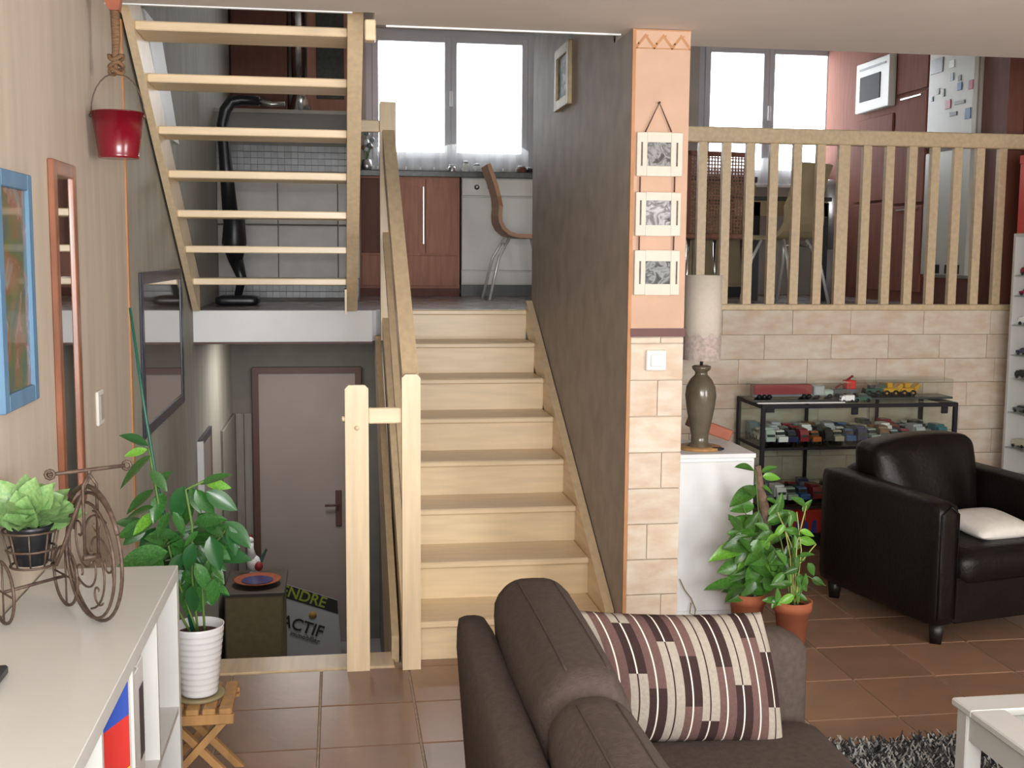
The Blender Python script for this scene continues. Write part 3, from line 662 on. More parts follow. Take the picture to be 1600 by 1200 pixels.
MB().prism([(-.045, .27), (-.03, .295), (-.02, .28), (-.01, .295), (0, .275), (-.02, .26)], 'y', -.005, .005).build('comb', M['redk'], ro, False)
MB().ball((.035, -.03, .07), .03, .02, .035, 6).build('wing', M['redk'], ro, False)
MB().prism([(.03, .10), (.085, .19), (.095, .18), (.06, .09)], 'y', -.008, .008).build('tail', CARS['dark green'], ro, False)
MB().lathe([(.045, 0), (.045, .012), (.02, .03)], n=12).build('foot', M['ceramic'], ro, False)
sg = thing('estate_sign', 'white for-sale board with black banner leaning by the hall door', 'sign', (-.18, 8.45, ZB))
SY = 8.45
p0, p1, p2, p3 = at(420, 905, SY), at(527, 938, SY), at(540, 1090, SY), at(433, 1075, SY)
b = MB(); b.prism([(p3.x, p3.z), (p2.x, p2.z), (p1.x, p1.z), (p0.x, p0.z)], 'y', SY, SY+.012); b.build('board', M['sign'], sg)
ang = -math.atan2((p1-p0).z, (p1-p0).x)
dx = (p1-p0).normalized(); dz_ = (p3-p0).normalized()
q0, q1 = p0, p1; q2, q3 = p1+dz_*.105, p0+dz_*.105
b = MB(); b.prism([(q3.x, q3.z), (q2.x, q2.z), (q1.x, q1.z), (q0.x, q0.z)], 'y', SY-.003, SY); b.build('banner', M['signk'], sg)
def on_sign(s_, t_): p = p0+dx*s_+dz_*t_; return (p.x, SY-.004, p.z)
lettering('VENDRE', M['signg'], sg, on_sign(.005, .088), .112, rot_y=ang, sx=1.0)
lettering('ACTIF', M['signk'], sg, on_sign(.060, .330), .125, rot_y=ang, sx=.95)
lettering('immobilier', M['signn'], sg, on_sign(.13, .385), .055, rot_y=ang, sx=.95)
b = MB(); c_ = on_sign(.325, .175); b.tube([(c_[0], SY-.004, c_[2]), (c_[0], SY, c_[2])], .03, 16); b.build('round_emblem', M['signo'], sg)
pm = thing('framed_mirror', 'small mirror with bright silver near edge low on the stairwell wall', 'mirror', (XL, 6.9, .1))
B('frame', M['frame_d'], pm, XL, XL+.02, 6.68, 7.25, -.05, .60)
B('glass', M['poster'], pm, XL+.02, XL+.022, 6.72, 7.21, -.01, .56)
B('silver_edge', M['ceramic'], pm, XL, XL+.035, 6.655, 6.68, -.05, .595)

# ------------------------------------------------------------------ pictures and fittings on the walls
def wall_frame(name, label, cat, y0, y1, z0, z1, w, d, mf, mp, me=None, x=XL, sgn=1, glass=None, tilt=0):
    t = thing(name, label, cat, (x, (y0+y1)/2, z0))
    X = lambda a: sorted((x, x+sgn*a))
    a, b_ = X(d)
    for (ya, yb, za, zb, nm) in ((y0, y0+w, z0, z1, 'frame_side'), (y1-w, y1, z0, z1, 'frame_side'), (y0+w, y1-w, z0, z0+w, 'frame_bottom'), (y0+w, y1-w, z1-w, z1, 'frame_top')):
        B(nm, mf, t, a, b_, ya, yb, za, zb, .003)
    a, b_ = X(d*.5)
    B(glass or 'picture', mp, t, a, b_, y0+w, y1-w, z0+w, z1-w)
    return t
wall_frame('framed_painting', 'tall painting of red and green flowers in a sky-blue frame', 'painting', 2.855, 3.175, 1.275, 1.857, .042, .018, M['blue'], M['paint1'])
cm = wall_frame('wall_mirror', 'tall narrow mirror in a copper-brown wooden frame', 'mirror', 3.415, 3.70, .89, 1.92, .042, .018, M['copper'], M['mirror'], glass='mirror_glass')
wall_frame('framed_poster', 'dark-framed glazed poster on the stairwell wall', 'picture', 4.86, 6.10, .895, 1.58, .05, .012, M['frame_d'], M['poster'])
gw = wall_frame('small_frame', 'small gilt-framed print on the grey wall above the stairs', 'picture', 5.60, 5.96, 2.395, 2.70, .05, .022, M['gold'], M['photo4'], x=1.13, sgn=-1)
sw = thing('light_switch', 'ivory double light switch on the beige left wall', 'light switch', (XL, 4.0, 1.1))
B('plate', M['switch'], sw, XL, XL+.010, 3.955, 4.045, 1.085, 1.20, .003)
B('rocker', M['switchs'], sw, XL+.010, XL+.014, 3.975, 4.025, 1.10, 1.185, .002)
s2 = thing('light_switch', 'square ivory light switch on the stone part of the pillar', 'light switch', (1.245, 4.42, 1.245))
p = at(1025, 563, 4.41)
B('plate', M['switch'], s2, p.x-.041, p.x+.041, 4.402, 4.417, p.z-.041, p.z+.041, .004)
B('rocker', M['switch'], s2, p.x-.024, p.x+.024, 4.396, 4.402, p.z-.024, p.z+.024, .003)
# three linked photo frames hanging on the pillar
hf = thing('hanging_photo_frames', 'three cream photo frames linked in a column on the pillar', 'picture frames', (1.25, 4.41, 1.5))
FY = 4.404
ptop = at(1031, 160, FY)
frames = [(996, 1066, 206, 276, 'photo1', (1012, 1048, 222, 260)), (994, 1063, 300, 369, 'photo2', (1010, 1048, 313, 352)), (992, 1061, 391, 461, 'photo3', (1009, 1047, 408, 444))]
for i, (a, c, t_, b_, ph, inner) in enumerate(frames):
    A = at(a, t_, FY); Bq = at(c, b_, FY); a0 = at(inner[0], inner[2], FY); b0 = at(inner[1], inner[3], FY)
    f0 = MB().box(A.x, a0.x, FY, FY+.014, Bq.z, A.z, .002).box(b0.x, Bq.x, FY, FY+.014, Bq.z, A.z, .002).box(a0.x, b0.x, FY, FY+.014, a0.z, A.z).box(a0.x, b0.x, FY, FY+.014, Bq.z, b0.z).build('photo_frame', M['c_frame'] if 'c_frame' in M else M['lacquer'], hf)
    f0.data.materials[0] = M.setdefault('c_frame', mat('cream_frame_paint', (.70, .64, .54), .6, .05, 20))
    B('photo', M[ph], f0, a0.x, b0.x, FY+.006, FY+.012, b0.z, a0.z, label=['grey photo of two faces', 'pale grey portrait photo', 'dark grey group photo'][i])
    for u in (inner[0]-9, inner[1]+10):
        g = at(u, (inner[2]+inner[3])/2, FY); MB().box(g.x-.003, g.x+.003, FY-.002, FY+.001, b0.z, a0.z).build('slot_cord', M['iron'], f0)
    if i < 2:
        nx = frames[i+1]
        for u in (1001, 1055):
            g = at(u-i*1.5, b_, FY); g2 = at(u-i*1.5, nx[2], FY); MB().tube([(g.x, FY+.006, g.z), (g.x, FY+.006, g2.z)], .003, 6).build('link_cord', M['c_mauve'], hf)
g1, g2 = at(1009, 206, FY), at(1050, 206, FY)
MB().tube([(g1.x, FY+.006, g1.z), (ptop.x, FY+.006, ptop.z), (g2.x, FY+.006, g2.z)], .003, 6).build('hanging_cord', M['c_mauve'], hf)
MB().tube([(ptop.x, FY-.002, ptop.z), (ptop.x, 4.42, ptop.z)], .004, 6).build('nail', M['iron'], hf)

# hanging red bucket
BY = 3.98; pb = at(186, 248, BY); pt = at(186, 176, BY)
bk = thing('bucket', 'shiny red metal bucket hanging from a rope near the left wall', 'bucket', (pb.x, BY, pb.z))
hh = pt.z-pb.z; R1, R0 = .083, .062; pb.x = max(pb.x, XL+.09); bk.location.x = pb.x
MB().lathe([(R0, 0), (R0+.003, .006), (R0+.002, .01), (R1, hh), (R1+.003, hh), (R1+.003, hh-.006)][:4]+[(R1+.004, hh-.002), (R1-.002, hh+.002), (R0-.003, .012)], n=36).build('pail', M['red'], bk, False)
MB().tube([(R1*math.cos(a), 0, hh+.0+.125*math.sin(a)) for a in [i*math.pi/14 for i in range(15)]], .0022, 6).build('wire_handle', M['iron'], bk, False)
for s_ in (-1, 1): MB().ball((s_*R1, 0, hh-.01), .008, n=5).build('ear', M['iron'], bk, False)
rp = thing('rope', 'brown rope with thick knot holding up the red bucket', 'rope', (pb.x, BY, pb.z+hh+.12))
zk = hh+.125
MB().tube([(0, 0, 0), (-.004, 0, .04), (0, 0, .08), (.002, 0, .12), (.0, 0, 2.47-(pb.z+hh+.12))], [.008, .010, .012, .014, .015], 8).build('strand', M['rope'], rp, False)
for i in range(3):
    MB().tube([(.022*math.cos(a+i), .014*math.sin(a+i), .01+i*.022+.008*math.sin(2*a)) for a in [j*math.pi/6 for j in range(12)]], .007, 6, closed=True).build('knot', M['rope'], rp, False)
wh = thing('ceiling_bracket', 'curved red-brown wooden bracket at the ceiling holding the rope', 'bracket', (pb.x, BY, ZC-.05))
wz = [(pb.x-.014, 2.435), (pb.x+.016, 2.435), (pb.x+.022, 2.47), (pb.x+.03, ZC), (pb.x-.12, ZC), (pb.x-.075, ZC-.022), (pb.x-.035, ZC-.055)]
wz = [(max(x, XL+.004), z) for x, z in wz]
MB().prism(wz, 'y', BY-.02, BY+.02).build('curved_arm', M['rust'], wh)

# ------------------------------------------------------------------ white bookcase at front left
bs = thing('bookcase', 'low white cube bookcase along the left wall', 'bookcase', (-.62, 2.3, 0))
BX0, BX1, BY0, BY1, BZ = XL+.005, -.446, 1.15, 3.222, .80
B('top_board', M['lacquer'], bs, BX0, BX1, BY0, BY1, BZ-.038, BZ, .002)
B('bottom_board', M['lacquer'], bs, BX0, BX1, BY0, BY1, .0, .038, .002)
B('end_panel', M['lacquer'], bs, BX0, BX1, BY1-.038, BY1, .038, BZ-.038, .001)
B('end_panel', M['lacquer'], bs, BX0, BX1, BY0, BY0+.038, .038, BZ-.038, .001)
B('back_panel', M['lacquer'], bs, BX0, BX0+.006, BY0+.038, BY1-.038, .038, BZ-.038)
B('shelf', M['lacquer'], bs, BX0+.006, BX1-.002, BY0+.038, BY1-.038, .392, .408)
for i in range(1, 6):
    y = BY1-.038-i*.3347; B('divider', M['lacquer'], bs, BX0+.006, BX1-.002, y-.008, y+.008, .408, BZ-.038); B('divider', M['lacquer'], bs, BX0+.006, BX1-.002, y-.008, y+.008, .038, .392)
def binder(y0, y1, z1, x1, m, label, spine=None, z0=.408):
    t = thing('binder', label, 'binder', ((BX0+x1)/2, (y0+y1)/2, z0))
    B('cover', m, t, BX0+.05, x1, y0, y1, z0, z1, .002); 
    B('pages', M['ceramic'], t, BX0+.06, x1-.02, y0+.004, y1-.004, z1, z1+.004)
    if spine: B('spine_label', spine, t, x1, x1+.0015, y0+.008, y1-.008, z0+.1, z1-.06)
    return t
binder(2.525, 2.60, .735, BX1-.006, M['ceramic'], 'white binder in the second cube, against the striped folder side', None)
binder(2.605, 2.68, .735, BX1-.010, M['ceramic'], 'white binder in the middle of the second cube', M['frame_d'])
binder(2.70, 2.80, .70, BX1-.03, M['ceramic'], 'wide white binder at the far side of the second cube', None)
fo = thing('folder', 'folder with blue, red and yellow diagonal stripes in the bookcase', 'folder', (-.6, 2.48, .408))
fx0, fx1, fz0, fz1 = BX0+.05, BX1-.008, .409, .745
B('cover', M['ceramic'], fo, fx0, fx1, 2.482, 2.502, fz0, fz1)
def clip(c0, c1):       # band between two diagonals z = c + .75*(x-fx0)
    pts = []
    zc = lambda x, c: min(max(c+.75*(x-fx0), fz0), fz1)
    xs = [fx0+(fx1-fx0)*i/12 for i in range(13)]
    return [(x, zc(x, c0)) for x in xs]+[(x, zc(x, c1)+.0001) for x in xs[::-1]]
for m_, c0, c1 in ((M['blueb'], .455, .60), (M['redb'], .34, .455), (M['yelb'], .25, .34), (M['blueb'], .10, .25)):
    MB().prism(clip(c0, c1), 'y', 2.478, 2.482).build('stripe', m_, fo)
p = at(4, 1060, 2.35)
rc = thing('remote_control', 'black remote control lying at the left edge of the bookcase top', 'remote control', (-.735, 2.36, BZ))
B('casing', M['black'], rc, -.72, -.675, 2.27, 2.41, BZ, BZ+.02, .004)
for i in range(4): B('button', M['steel'], rc, -.70, -.69, 2.29+i*.03, 2.30+i*.03, BZ+.02, BZ+.023)

# ------------------------------------------------------------------ wire tricycle planter with succulent
wx, wy = -.572, 2.735; dv = Vector((-.56, .83, 0)); pv = Vector((.83, .56, 0)); RW = .150
tr = thing('tricycle_planter', 'rusty wire tricycle planter standing on the white bookcase', 'planter', (wx, wy, BZ))
def ring(c, r, tr_, n=36): return [c+dv*(r*math.cos(2*math.pi*i/n))+Vector((0, 0, r*math.sin(2*math.pi*i/n))) for i in range(n)]
C = Vector((wx, wy, BZ+RW+.006))
MB().tube(ring(C+pv*.006, RW, 0), .0042, 8, closed=True).tube(ring(C-pv*.006+Vector((0, 0, -.006)), RW-.014, 0), .0036, 8, closed=True).build('front_wheel', M['iron'], tr)
b = MB()
for k in range(5):       # scrolled spokes
    a0 = k*2*math.pi/5; pts = []
    for i in range(16):
        t = i/15; rr = .012+.115*t; a = a0+2.3*t**1.2; pts.append(C+dv*(rr*math.cos(a))+Vector((0, 0, rr*math.sin(a))))
    b.tube(pts, .0028, 6)
    pts = []
    ctr = C+dv*(.085*math.cos(a0+.6))+Vector((0, 0, .085*math.sin(a0+.6)))
    for i in range(18):
        t = i/17; rr = .032*(1-.8*t); a = a0+5*t; pts.append(ctr+dv*(rr*math.cos(a))+Vector((0, 0, rr*math.sin(a))))
    b.tube(pts, .0026, 6)
b.build('scroll_spokes', M['iron'], tr)
MB().tube([C-pv*.02, C+pv*.02], .007, 8).build('hub', M['iron'], tr)
top = C+Vector((0, 0, RW+.045))
MB().tube([C+pv*.016, C+pv*.016+Vector((0, 0, RW+.02)), top]+[], .004, 6).tube([C-pv*.016, C-pv*.016+Vector((0, 0, RW+.02)), top], .004, 6).build('fork', M['iron'], tr)
hbz = at(95, 735, wy).z
stem_top = Vector((wx, wy, hbz))
MB().tube([top, stem_top], .005, 8).build('steering_column', M['iron'], tr)
MB().tube([stem_top-pv*.095-dv*.0, stem_top-pv*.03, stem_top+pv*.03, stem_top+pv*.085], .0045, 8).build('handlebar', M['iron'], tr)
for s_ in (-1, 1):
    e = stem_top+pv*(.09*s_); MB().tube([e+Vector((.010*math.cos(a), 0, .010*math.sin(a))) for a in [i*math.pi/4 for i in range(8)]], .004, 6, closed=True).build('grip_curl', M['iron'], tr)
# mudguard arc
MB().tube([C+dv*((RW+.016)*math.cos(a))+Vector((0, 0, (RW+.016)*math.sin(a))) for a in [math.pi*(.12+.72*i/14) for i in range(15)]], .006, 8).build('mudguard', M['iron'], tr)
PB = Vector((-.722, 2.80, BZ+.075))     # basket centre
# frame to the basket, rear axle and wheels
MB().tube([top, Vector((-.62, 2.77, BZ+.235)), Vector((-.645, 2.78, BZ+.17)), Vector((-.665, 2.79, BZ+.125)), PB+Vector((.045, .0, .05))], .005, 8).build('backbone', M['iron'], tr)
b = MB()
for zz_, rr in ((.05, .048), (.09, .055), (.135, .063)): b.tube([PB+Vector((rr*math.cos(a), rr*math.sin(a), zz_)) for a in [i*math.pi/9 for i in range(18)]], .003, 6, closed=True)
for i in range(9):
    a = i*2*math.pi/9; b.tube([PB+Vector((.045*math.cos(a), .045*math.sin(a), .05)), PB+Vector((.063*math.cos(a), .063*math.sin(a), .135))], .0024, 5)
b.build('basket', M['iron'], tr)
for s_ in (-1, 1):
    c0 = Vector((PB.x+.005, PB.y+.0, BZ+.078))+Vector((.055*s_-.0, .065*s_, 0))
    MB().tube(ring(c0, .072, 0, 28), .004, 6, closed=True).tube([c0-dv*.07, c0+dv*.07], .0025, 5).tube([c0-Vector((0, 0, .07)), c0+Vector((0, 0, .07))], .0025, 5).build('rear_wheel', M['iron'], tr)
MB().tube([Vector((PB.x-.05, PB.y-.065, BZ+.078)), Vector((PB.x+.06, PB.y+.065, BZ+.078))], .004, 6).build('rear_axle', M['iron'], tr)
sp = thing('succulent', 'pale green leafy succulent in a black pot inside the wire tricycle', 'potted plant', (PB.x, PB.y, BZ+.128))
MB().lathe([(.036, 0), (.050, .085), (.053, .095), (.048, .095), (.046, .085)], n=20).build('pot', M['black'], sp, False)
MB().lathe([(.046, .078), (.046, .085)], n=16).build('soil', M['soil'], sp, False)

# ------------------------------------------------------------------ leaves
def leaf_mesh(name, m, w=.4, fold=.12, droop=.18, heart=0, n=8, thick=0):
    bm = bmesh.new(); rows = []
    for i in range(n+1):
        t = i/n
        if heart: ww = w*.5*(math.sin(math.pi*min(1, t*1.0+.0))**.6)*(1.25-.75*t) if t > 0 else .04
        else: ww = w*.5*math.sin(math.pi*t**.85)**.8 if 0 < t < 1 else .012
        z = -droop*t*t
        rows.append([bm.verts.new((t, -ww, z+fold*ww)), bm.verts.new((t, -ww*.5, z+fold*ww*.35)), bm.verts.new((t, 0, z-.01)), bm.verts.new((t, ww*.5, z+fold*ww*.35)), bm.verts.new((t, ww, z+fold*ww))])
    for a, b in zip(rows, rows[1:]):
        for j in range(4):
            f = bm.faces.new((a[j], b[j], b[j+1], a[j+1])); f.smooth = True
    me = bpy.data.meshes.new(name); bm.to_mesh(me); bm.free(); me.materials.append(m); return me
LM = [leaf_mesh('leaf', M['leaf'], .46), leaf_mesh('leaf', M['leaf'], .52, .25, .28), leaf_mesh('leaf', M['leaf_l'], .40), leaf_mesh('leaf', M['leaf_v'], .50, .2, .2)]
LP = [leaf_mesh('leaf', M['leaf_p'], .62, .25, .25, 1), leaf_mesh('leaf', M['leaf_p'], .5, .4, .1, 1), leaf_mesh('leaf', M['leaf_l'], .5, .3, .3, 1)]
def put_leaf(root, me, base, tip, roll=0, name='leaf', facing=None):
    o = bpy.data.objects.new(name, me); COL.objects.link(o); o.parent = root
    d = Vector(tip)-Vector(base); L_ = d.length; x = d.normalized()
    up = facing if facing is not None else Vector((random.uniform(-.3, .3), -.8, .75))
    y = up.cross(x)
    if y.length < 1e-3: y = Vector((0, 1, 0)).cross(x)
    y.normalize(); z = x.cross(y)
    R = Matrix((x, y, z)).transposed().to_4x4() @ Matrix.Rotation(roll, 4, 'X')
    off = Vector(); p = root
    while p is not None: off += p.location; p = p.parent
    o.matrix_local = Matrix.Translation(Vector(base)-off) @ R @ Matrix.Scale(L_, 4)
    return o
LS = [leaf_mesh('leaf', M['leaf_s'], .8, .3, .2, 0, 6)]
for i in range(46):
    a = random.uniform(0, 6.28); e = random.uniform(.1, 1.4); r = random.uniform(.0, .04)
    base = Vector((PB.x+r*math.cos(a), PB.y+r*math.sin(a), BZ+.215+random.uniform(0, .05)))
    d = Vector((math.cos(a)*math.cos(e), math.sin(a)*math.cos(e), math.sin(e)))*random.uniform(.06, .095)
    tip = base+d
    if tip.x < XL+.01: tip.x = XL+.01
    put_leaf(sp, LS[0], base, tip, random.uniform(-.4, .4))

# ------------------------------------------------------------------ ribbed pot plant on a folding stool
SX, SY2 = -.445, 3.62; ZS = .268
so = thing('folding_stool', 'honey-coloured slatted folding stool behind the bookcase', 'stool', (SX, SY2, 0))
for i in range(5): B('slat', M['oak'], so, SX-.13+i*.050, SX-.09+i*.050, SY2-.12, SY2+.12, ZS-.018, ZS, .003)
for s_ in (-1, 1):
    B('seat_rail', M['oak'], so, SX-.13, SX+.115, SY2+s_*.11-.01, SY2+s_*.11+.01, ZS-.05, ZS-.018, .003)
    MB().prism([(SX-.13, 0), (SX-.10, 0), (SX+.115, ZS-.03), (SX+.085, ZS-.03)], 'y', SY2+s_*.10-.01-.012*s_, SY2+s_*.10+.01-.012*s_).build('leg', M['oak'], so)
    MB().prism([(SX+.13, 0), (SX+.10, 0), (SX-.115, ZS-.03), (SX-.085, ZS-.03)], 'y', SY2+s_*.085-.01-.02*s_, SY2+s_*.085+.01-.02*s_).build('leg', M['oak'], so)
pp = thing('potted_plant', 'glossy green wax plant in a ribbed white pot on the stool', 'potted plant', (SX, SY2, ZS))
prof = [(.052, .012)]
for i in range(11):
    z0_ = .014+i*.0195; r0_ = .056+i*.0021; prof += [(r0_, z0_), (r0_+.0025, z0_+.009), (r0_+.0005, z0_+.017)]
prof += [(.081, .234), (.077, .234), (.070, .20)]
MB().lathe(prof, n=40).build('pot', M['ceramic'], pp, False)
MB().lathe([(.075, 0), (.080, .010), (.076, .012), (.055, .008)], n=32).build('saucer', M['plywood'], pp, False)
MB().lathe([(.070, .19), (.072, .205)], n=24).build('soil', M['soil'], pp, False)
root3 = Vector((SX, SY2, ZS+.20))
Yp = 3.6
def stem_path(pts_uv, r=.004, m=M['stem'], y=Yp, start=None, root=pp, nm='stem'):
    P = ([start] if start is not None else [])+[at(u, v, yy) for (u, v, yy) in pts_uv]
    Q = []
    for a, b in zip(P, P[1:]):
        for t in (0, .33, .66): Q.append(a.lerp(b, t))
    Q.append(P[-1]); MB().tube(Q, r, 6).build(nm, m, root)
stem_path([(275, 900, 3.6), (250, 800, 3.6), (232, 700, 3.6)], start=root3)
stem_path([(300, 900, 3.58), (300, 820, 3.56), (290, 765, 3.55), (318, 752, 3.55)], start=root3)
stem_path([(315, 900, 3.6), (335, 850, 3.6), (358, 822, 3.6)], start=root3+Vector((.02, 0, 0)))
stem_path([(260, 920, 3.58), (225, 865, 3.6)], start=root3-Vector((.02, 0, 0)))
lst = [(232, 697, 193, 675, 3), (230, 702, 194, 710, 2), (236, 712, 180, 756, 0), (240, 765, 194, 797, 0), (240, 792, 192, 805, 0), (242, 800, 208, 832, 2), (240, 765, 262, 735, 0),
       (313, 757, 359, 735, 0), (320, 752, 358, 762, 2), (322, 768, 370, 796, 3), (287, 760, 269, 815, 3), (292, 762, 283, 824, 1), (298, 762, 312, 800, 0), (306, 765, 332, 805, 1),
       (352, 815, 393, 852, 3), (357, 822, 372, 866, 3), (310, 802, 348, 835, 0), (328, 838, 342, 893, 3), (303, 848, 288, 892, 3), (320, 845, 357, 872, 0), (262, 845, 225, 838, 0),
       (255, 850, 205, 868, 0), (262, 862, 178, 880, 1), (250, 870, 240, 905, 0), (280, 830, 248, 850, 1), (285, 865, 262, 902, 3), (305, 880, 330, 925, 0), (295, 900, 285, 962, 0), (310, 905, 318, 958, 1), (290, 890, 250, 935, 0),
       (330, 880, 352, 905, 0), (265, 800, 242, 838, 0), (310, 830, 285, 852, 0), (300, 915, 300, 960, 3), (335, 905, 330, 950, 0), (320, 790, 345, 772, 0), (270, 800, 292, 835, 0), (235, 735, 262, 765, 0), (255, 770, 238, 812, 1)]
for (u0, v0, u1, v1, k) in lst:
    y0_ = 3.58+random.uniform(-.05, .05); put_leaf(pp, LM[k], at(u0, v0, y0_), at(u1, v1, y0_-random.uniform(-.02, .06)), random.uniform(-.5, .5))
for i in range(64):
    u0 = random.uniform(225, 345); v0 = random.uniform(815, 915); a = random.uniform(-.3, 3.4); L_ = random.uniform(38, 64); y0_ = 3.62+random.uniform(-.03, .07)
    put_leaf(pp, LM[random.choice((0, 0, 1, 3))], at(u0, v0, y0_), at(u0+L_*math.cos(a), v0+L_*math.sin(a)*.8, y0_-.03), random.uniform(-.7, .7))
sk = thing('plant_stake', 'thin dark green stake leaning behind the wax plant', 'stake', (SX, 3.72, 0))
MB().tube([at(203, 481, 3.75), at(226, 640, 3.73), at(246, 760, 3.70), root3+Vector((-.02, .03, .0))], [.004, .005, .006, .006], 8).build('rod', M['stake'], sk)

# ------------------------------------------------------------------ sofa
sf = thing('sofa', 'dark brown fabric sofa seen from behind its left corner', 'sofa', (.8, 2.1, 0))
SY0, SY1 = 1.15, 3.04
def lean(q, h):           # the back leans outwards towards its top
    q.x -= .05*(q.z/h.z+1)*.5; return q
MB().soft(.335, .445, SY0, SY1-.07, .06, .725, .05, n=9, warp=lean).build('back', M['sofa'], sf)
def cw(q, h):
    t = (q.z/h.z+1)*.5; q.x -= .04*t; q.x -= (.028*(.5-.5*q.y/h.y) if h.x > .1 else 0)*(q.x > 0)*min(1, q.x/.05); return q
for ya, yb, zt, xe in ((2.12, 2.91, .83, .635), (1.36, 2.13, .818, .605)):
    q_ = MB().soft(.425, xe, ya*3.2, yb*3.2, .34, zt, .085, (.02, .01, .012), n=12, warp=cw, mx=Matrix.Diagonal((1, 1/3.2, 1, 1))); ev = q_.eval
    bc_ = q_.build('back_cushion', M['sofa'], sf)
    for px_ in (-.42, .5): MB().tube([ev((px_, t_/10, 1))+Vector((0, 0, .0005)) for t_ in range(-8, 9)], .0028, 5).build('seam', M['sofa_d'], bc_)
MB().soft(.36, 1.275, 2.875, SY1, .05, .635, .07, (0, .012, .01), n=10).build('armrest', M['sofa'], sf)
MB().soft(.36, 1.275, SY0-.02, SY0+.15, .05, .635, .07, (0, .012, .01), n=10).build('armrest', M['sofa'], sf)
MB().soft(.50, 1.27, 2.09, 2.87, .26, .425, .05, (0, 0, .02), n=10).build('seat_cushion', M['sofa'], sf)
MB().soft(.50, 1.27, 1.32, 2.08, .26, .425, .05, (0, 0, .02), n=10).build('seat_cushion', M['sofa'], sf)
B('base', M['sofa'], sf, .38, 1.24, SY0+.02, SY1-.03, .06, .28, .02)
for x in (.45, 1.15):
    for y in (SY0+.08, SY1-.08): B('leg', M['leg_dark'], sf, x-.03, x+.03, y-.03, y+.03, 0, .06)
# striped cushion leaning on the far armrest
cu = bpy.data.meshes.new('striped_cushion')
b = MB(); bm = b.bm
NU, NV = 132, 36
pats = [[(.45, 'w'), (1, 'm')], [(1, 'm')], [(.07, 'w'), (.47, 'd'), (1, 'w')], [(.58, 'm'), (1, 'd')], [(.22, 'd'), (1, 'w')], [(.33, 'm'), (.72, 'd'), (1, 'm')], [(.84, 'w'), (1, 'd')], [(.42, 'd'), (1, 'm')], [(.56, 'w'), (1, 'd')], [(.20, 'd'), (1, 'm')], [(.30, 'w'), (.72, 'd'), (1, 'w')]]
MI = {'w': 0, 'd': 1, 'm': 2, 'l': 3}
def cush_pt(u, v, side, hw=.262, hh=.168, th=.075):
    e = (1-abs(u)**2.6)*(1-abs(v)**2.6); e = max(e, 0)**.55
    x = u*hw*(1-.06*(1-v*v)*0-.05*abs(v)**3*0)*(1-.05*(1-abs(u))*0); y = side*th*e; z = v*hh*(1-.07*(1-u*u)*-1*0)
    z *= 1-.06*(1-u*u) ; x *= 1-.05*(1-v*v)
    if hw > .25: x += -.13*z+.022*(1-v*v)-.008
    return Vector((x, y, z))
grid = {}
for side in (-1, 1):
    for i in range(NU+1):
        for j in range(NV+1):
            edge = i in (0, NU) or j in (0, NV)
            key = (i, j, 0 if edge else side)
            if key not in grid: grid[key] = bm.verts.new(cush_pt(i/NU*2-1, j/NV*2-1, 0 if edge else side))
for side in (-1, 1):
    for i in range(NU):
        for j in range(NV):
            vs = []
            for (a, c) in ((i, j), (i+1, j), (i+1, j+1), (i, j+1)):
                e = a in (0, NU) or c in (0, NV); vs.append(grid[(a, c, 0 if e else side)])
            f = bm.faces.new(vs if side < 0 else vs[::-1]); f.smooth = True
            col_ = i//12; ph = i % 12; t = 1-(j+.5)/NV; kind = 'm'
            for lim, kk in pats[col_]:
                if t <= lim: kind = kk; break
            if ph in (5,): kind = 'l' if kind != 'w' else 'd'
            f.material_index = MI[kind]
Mx = Matrix.Translation((.855, 2.765, .585)) @ Matrix.Rotation(math.radians(3), 4, 'Y') @ Matrix.Rotation(math.radians(-20), 4, 'X')
cu_t = thing('striped_cushion', 'striped cushion in cream, mauve and dark brown on the sofa', 'cushion', (.855, 2.765, .42))
for v in bm.verts: v.co = Mx @ v.co
b.build('cover', [M['c_cream'], M['c_dark'], M['c_mauve'], M['c_white']], cu_t)
for i, (u, v, hz) in enumerate(((1, -1, 0), (-1, -1, 0))):
    c_ = Mx @ Vector((u*.255, 0, v*.165)); 
    for k in range(3): MB().ball((c_.x+.012*k-.01, c_.y-.01, c_.z-.004+.004*k), .011, n=5).build('corner_tassel', M['cush_white'], cu_t)

# ------------------------------------------------------------------ leather armchair
ac = thing('armchair', 'dark brown leather armchair in front of the glass case', 'armchair', (2.835, 4.955, 0), math.radians(12))
w2, d2 = .43, .42
for s_ in (-1, 1):
    x0, x1 = (s_*w2, s_*(w2-.125)) if s_ > 0 else (-w2, -w2+.125)
    x0, x1 = min(x0, x1), max(x0, x1)
    def aw(q, h): q.z += .012*(q.y/h.y)*(q.z > 0); return q
    a_ = MB().soft(x0, x1, -d2, d2, .085, .635, .035, (.008, 0, .006), n=9, warp=aw).build('armrest', M['leather'], ac, False)
    MB().tube([((x0+x1)/2-.045, -d2-.002, .12), ((x0+x1)/2-.045, -d2-.002, .58), ((x0+x1)/2, -d2-.004, .615), ((x0+x1)/2+.045, -d2-.002, .58), ((x0+x1)/2+.045, -d2-.002, .12)], .004, 6).build('piping', M['leather'], a_, False)
MB().soft(-w2+.12, w2-.12, d2-.14, d2, .10, .66, .05, (0, 0, .02), n=8).build('back', M['leather'], ac, False)
def bw_(q, h):
    q.y += .07*(q.z/h.z+1)*.5; q.z -= (.012*(q.x/h.x)**2-.012*q.x/h.x)*(q.z > 0); q.y -= .012*math.sin(q.x*26+q.z*9)*(1-(q.z/h.z)**2); return q
MB().soft(-w2+.135, w2-.135, .10, .30, .40, .80, .05, (0, .03, .015), n=12, warp=bw_).build('back_cushion', M['leather'], ac, False)
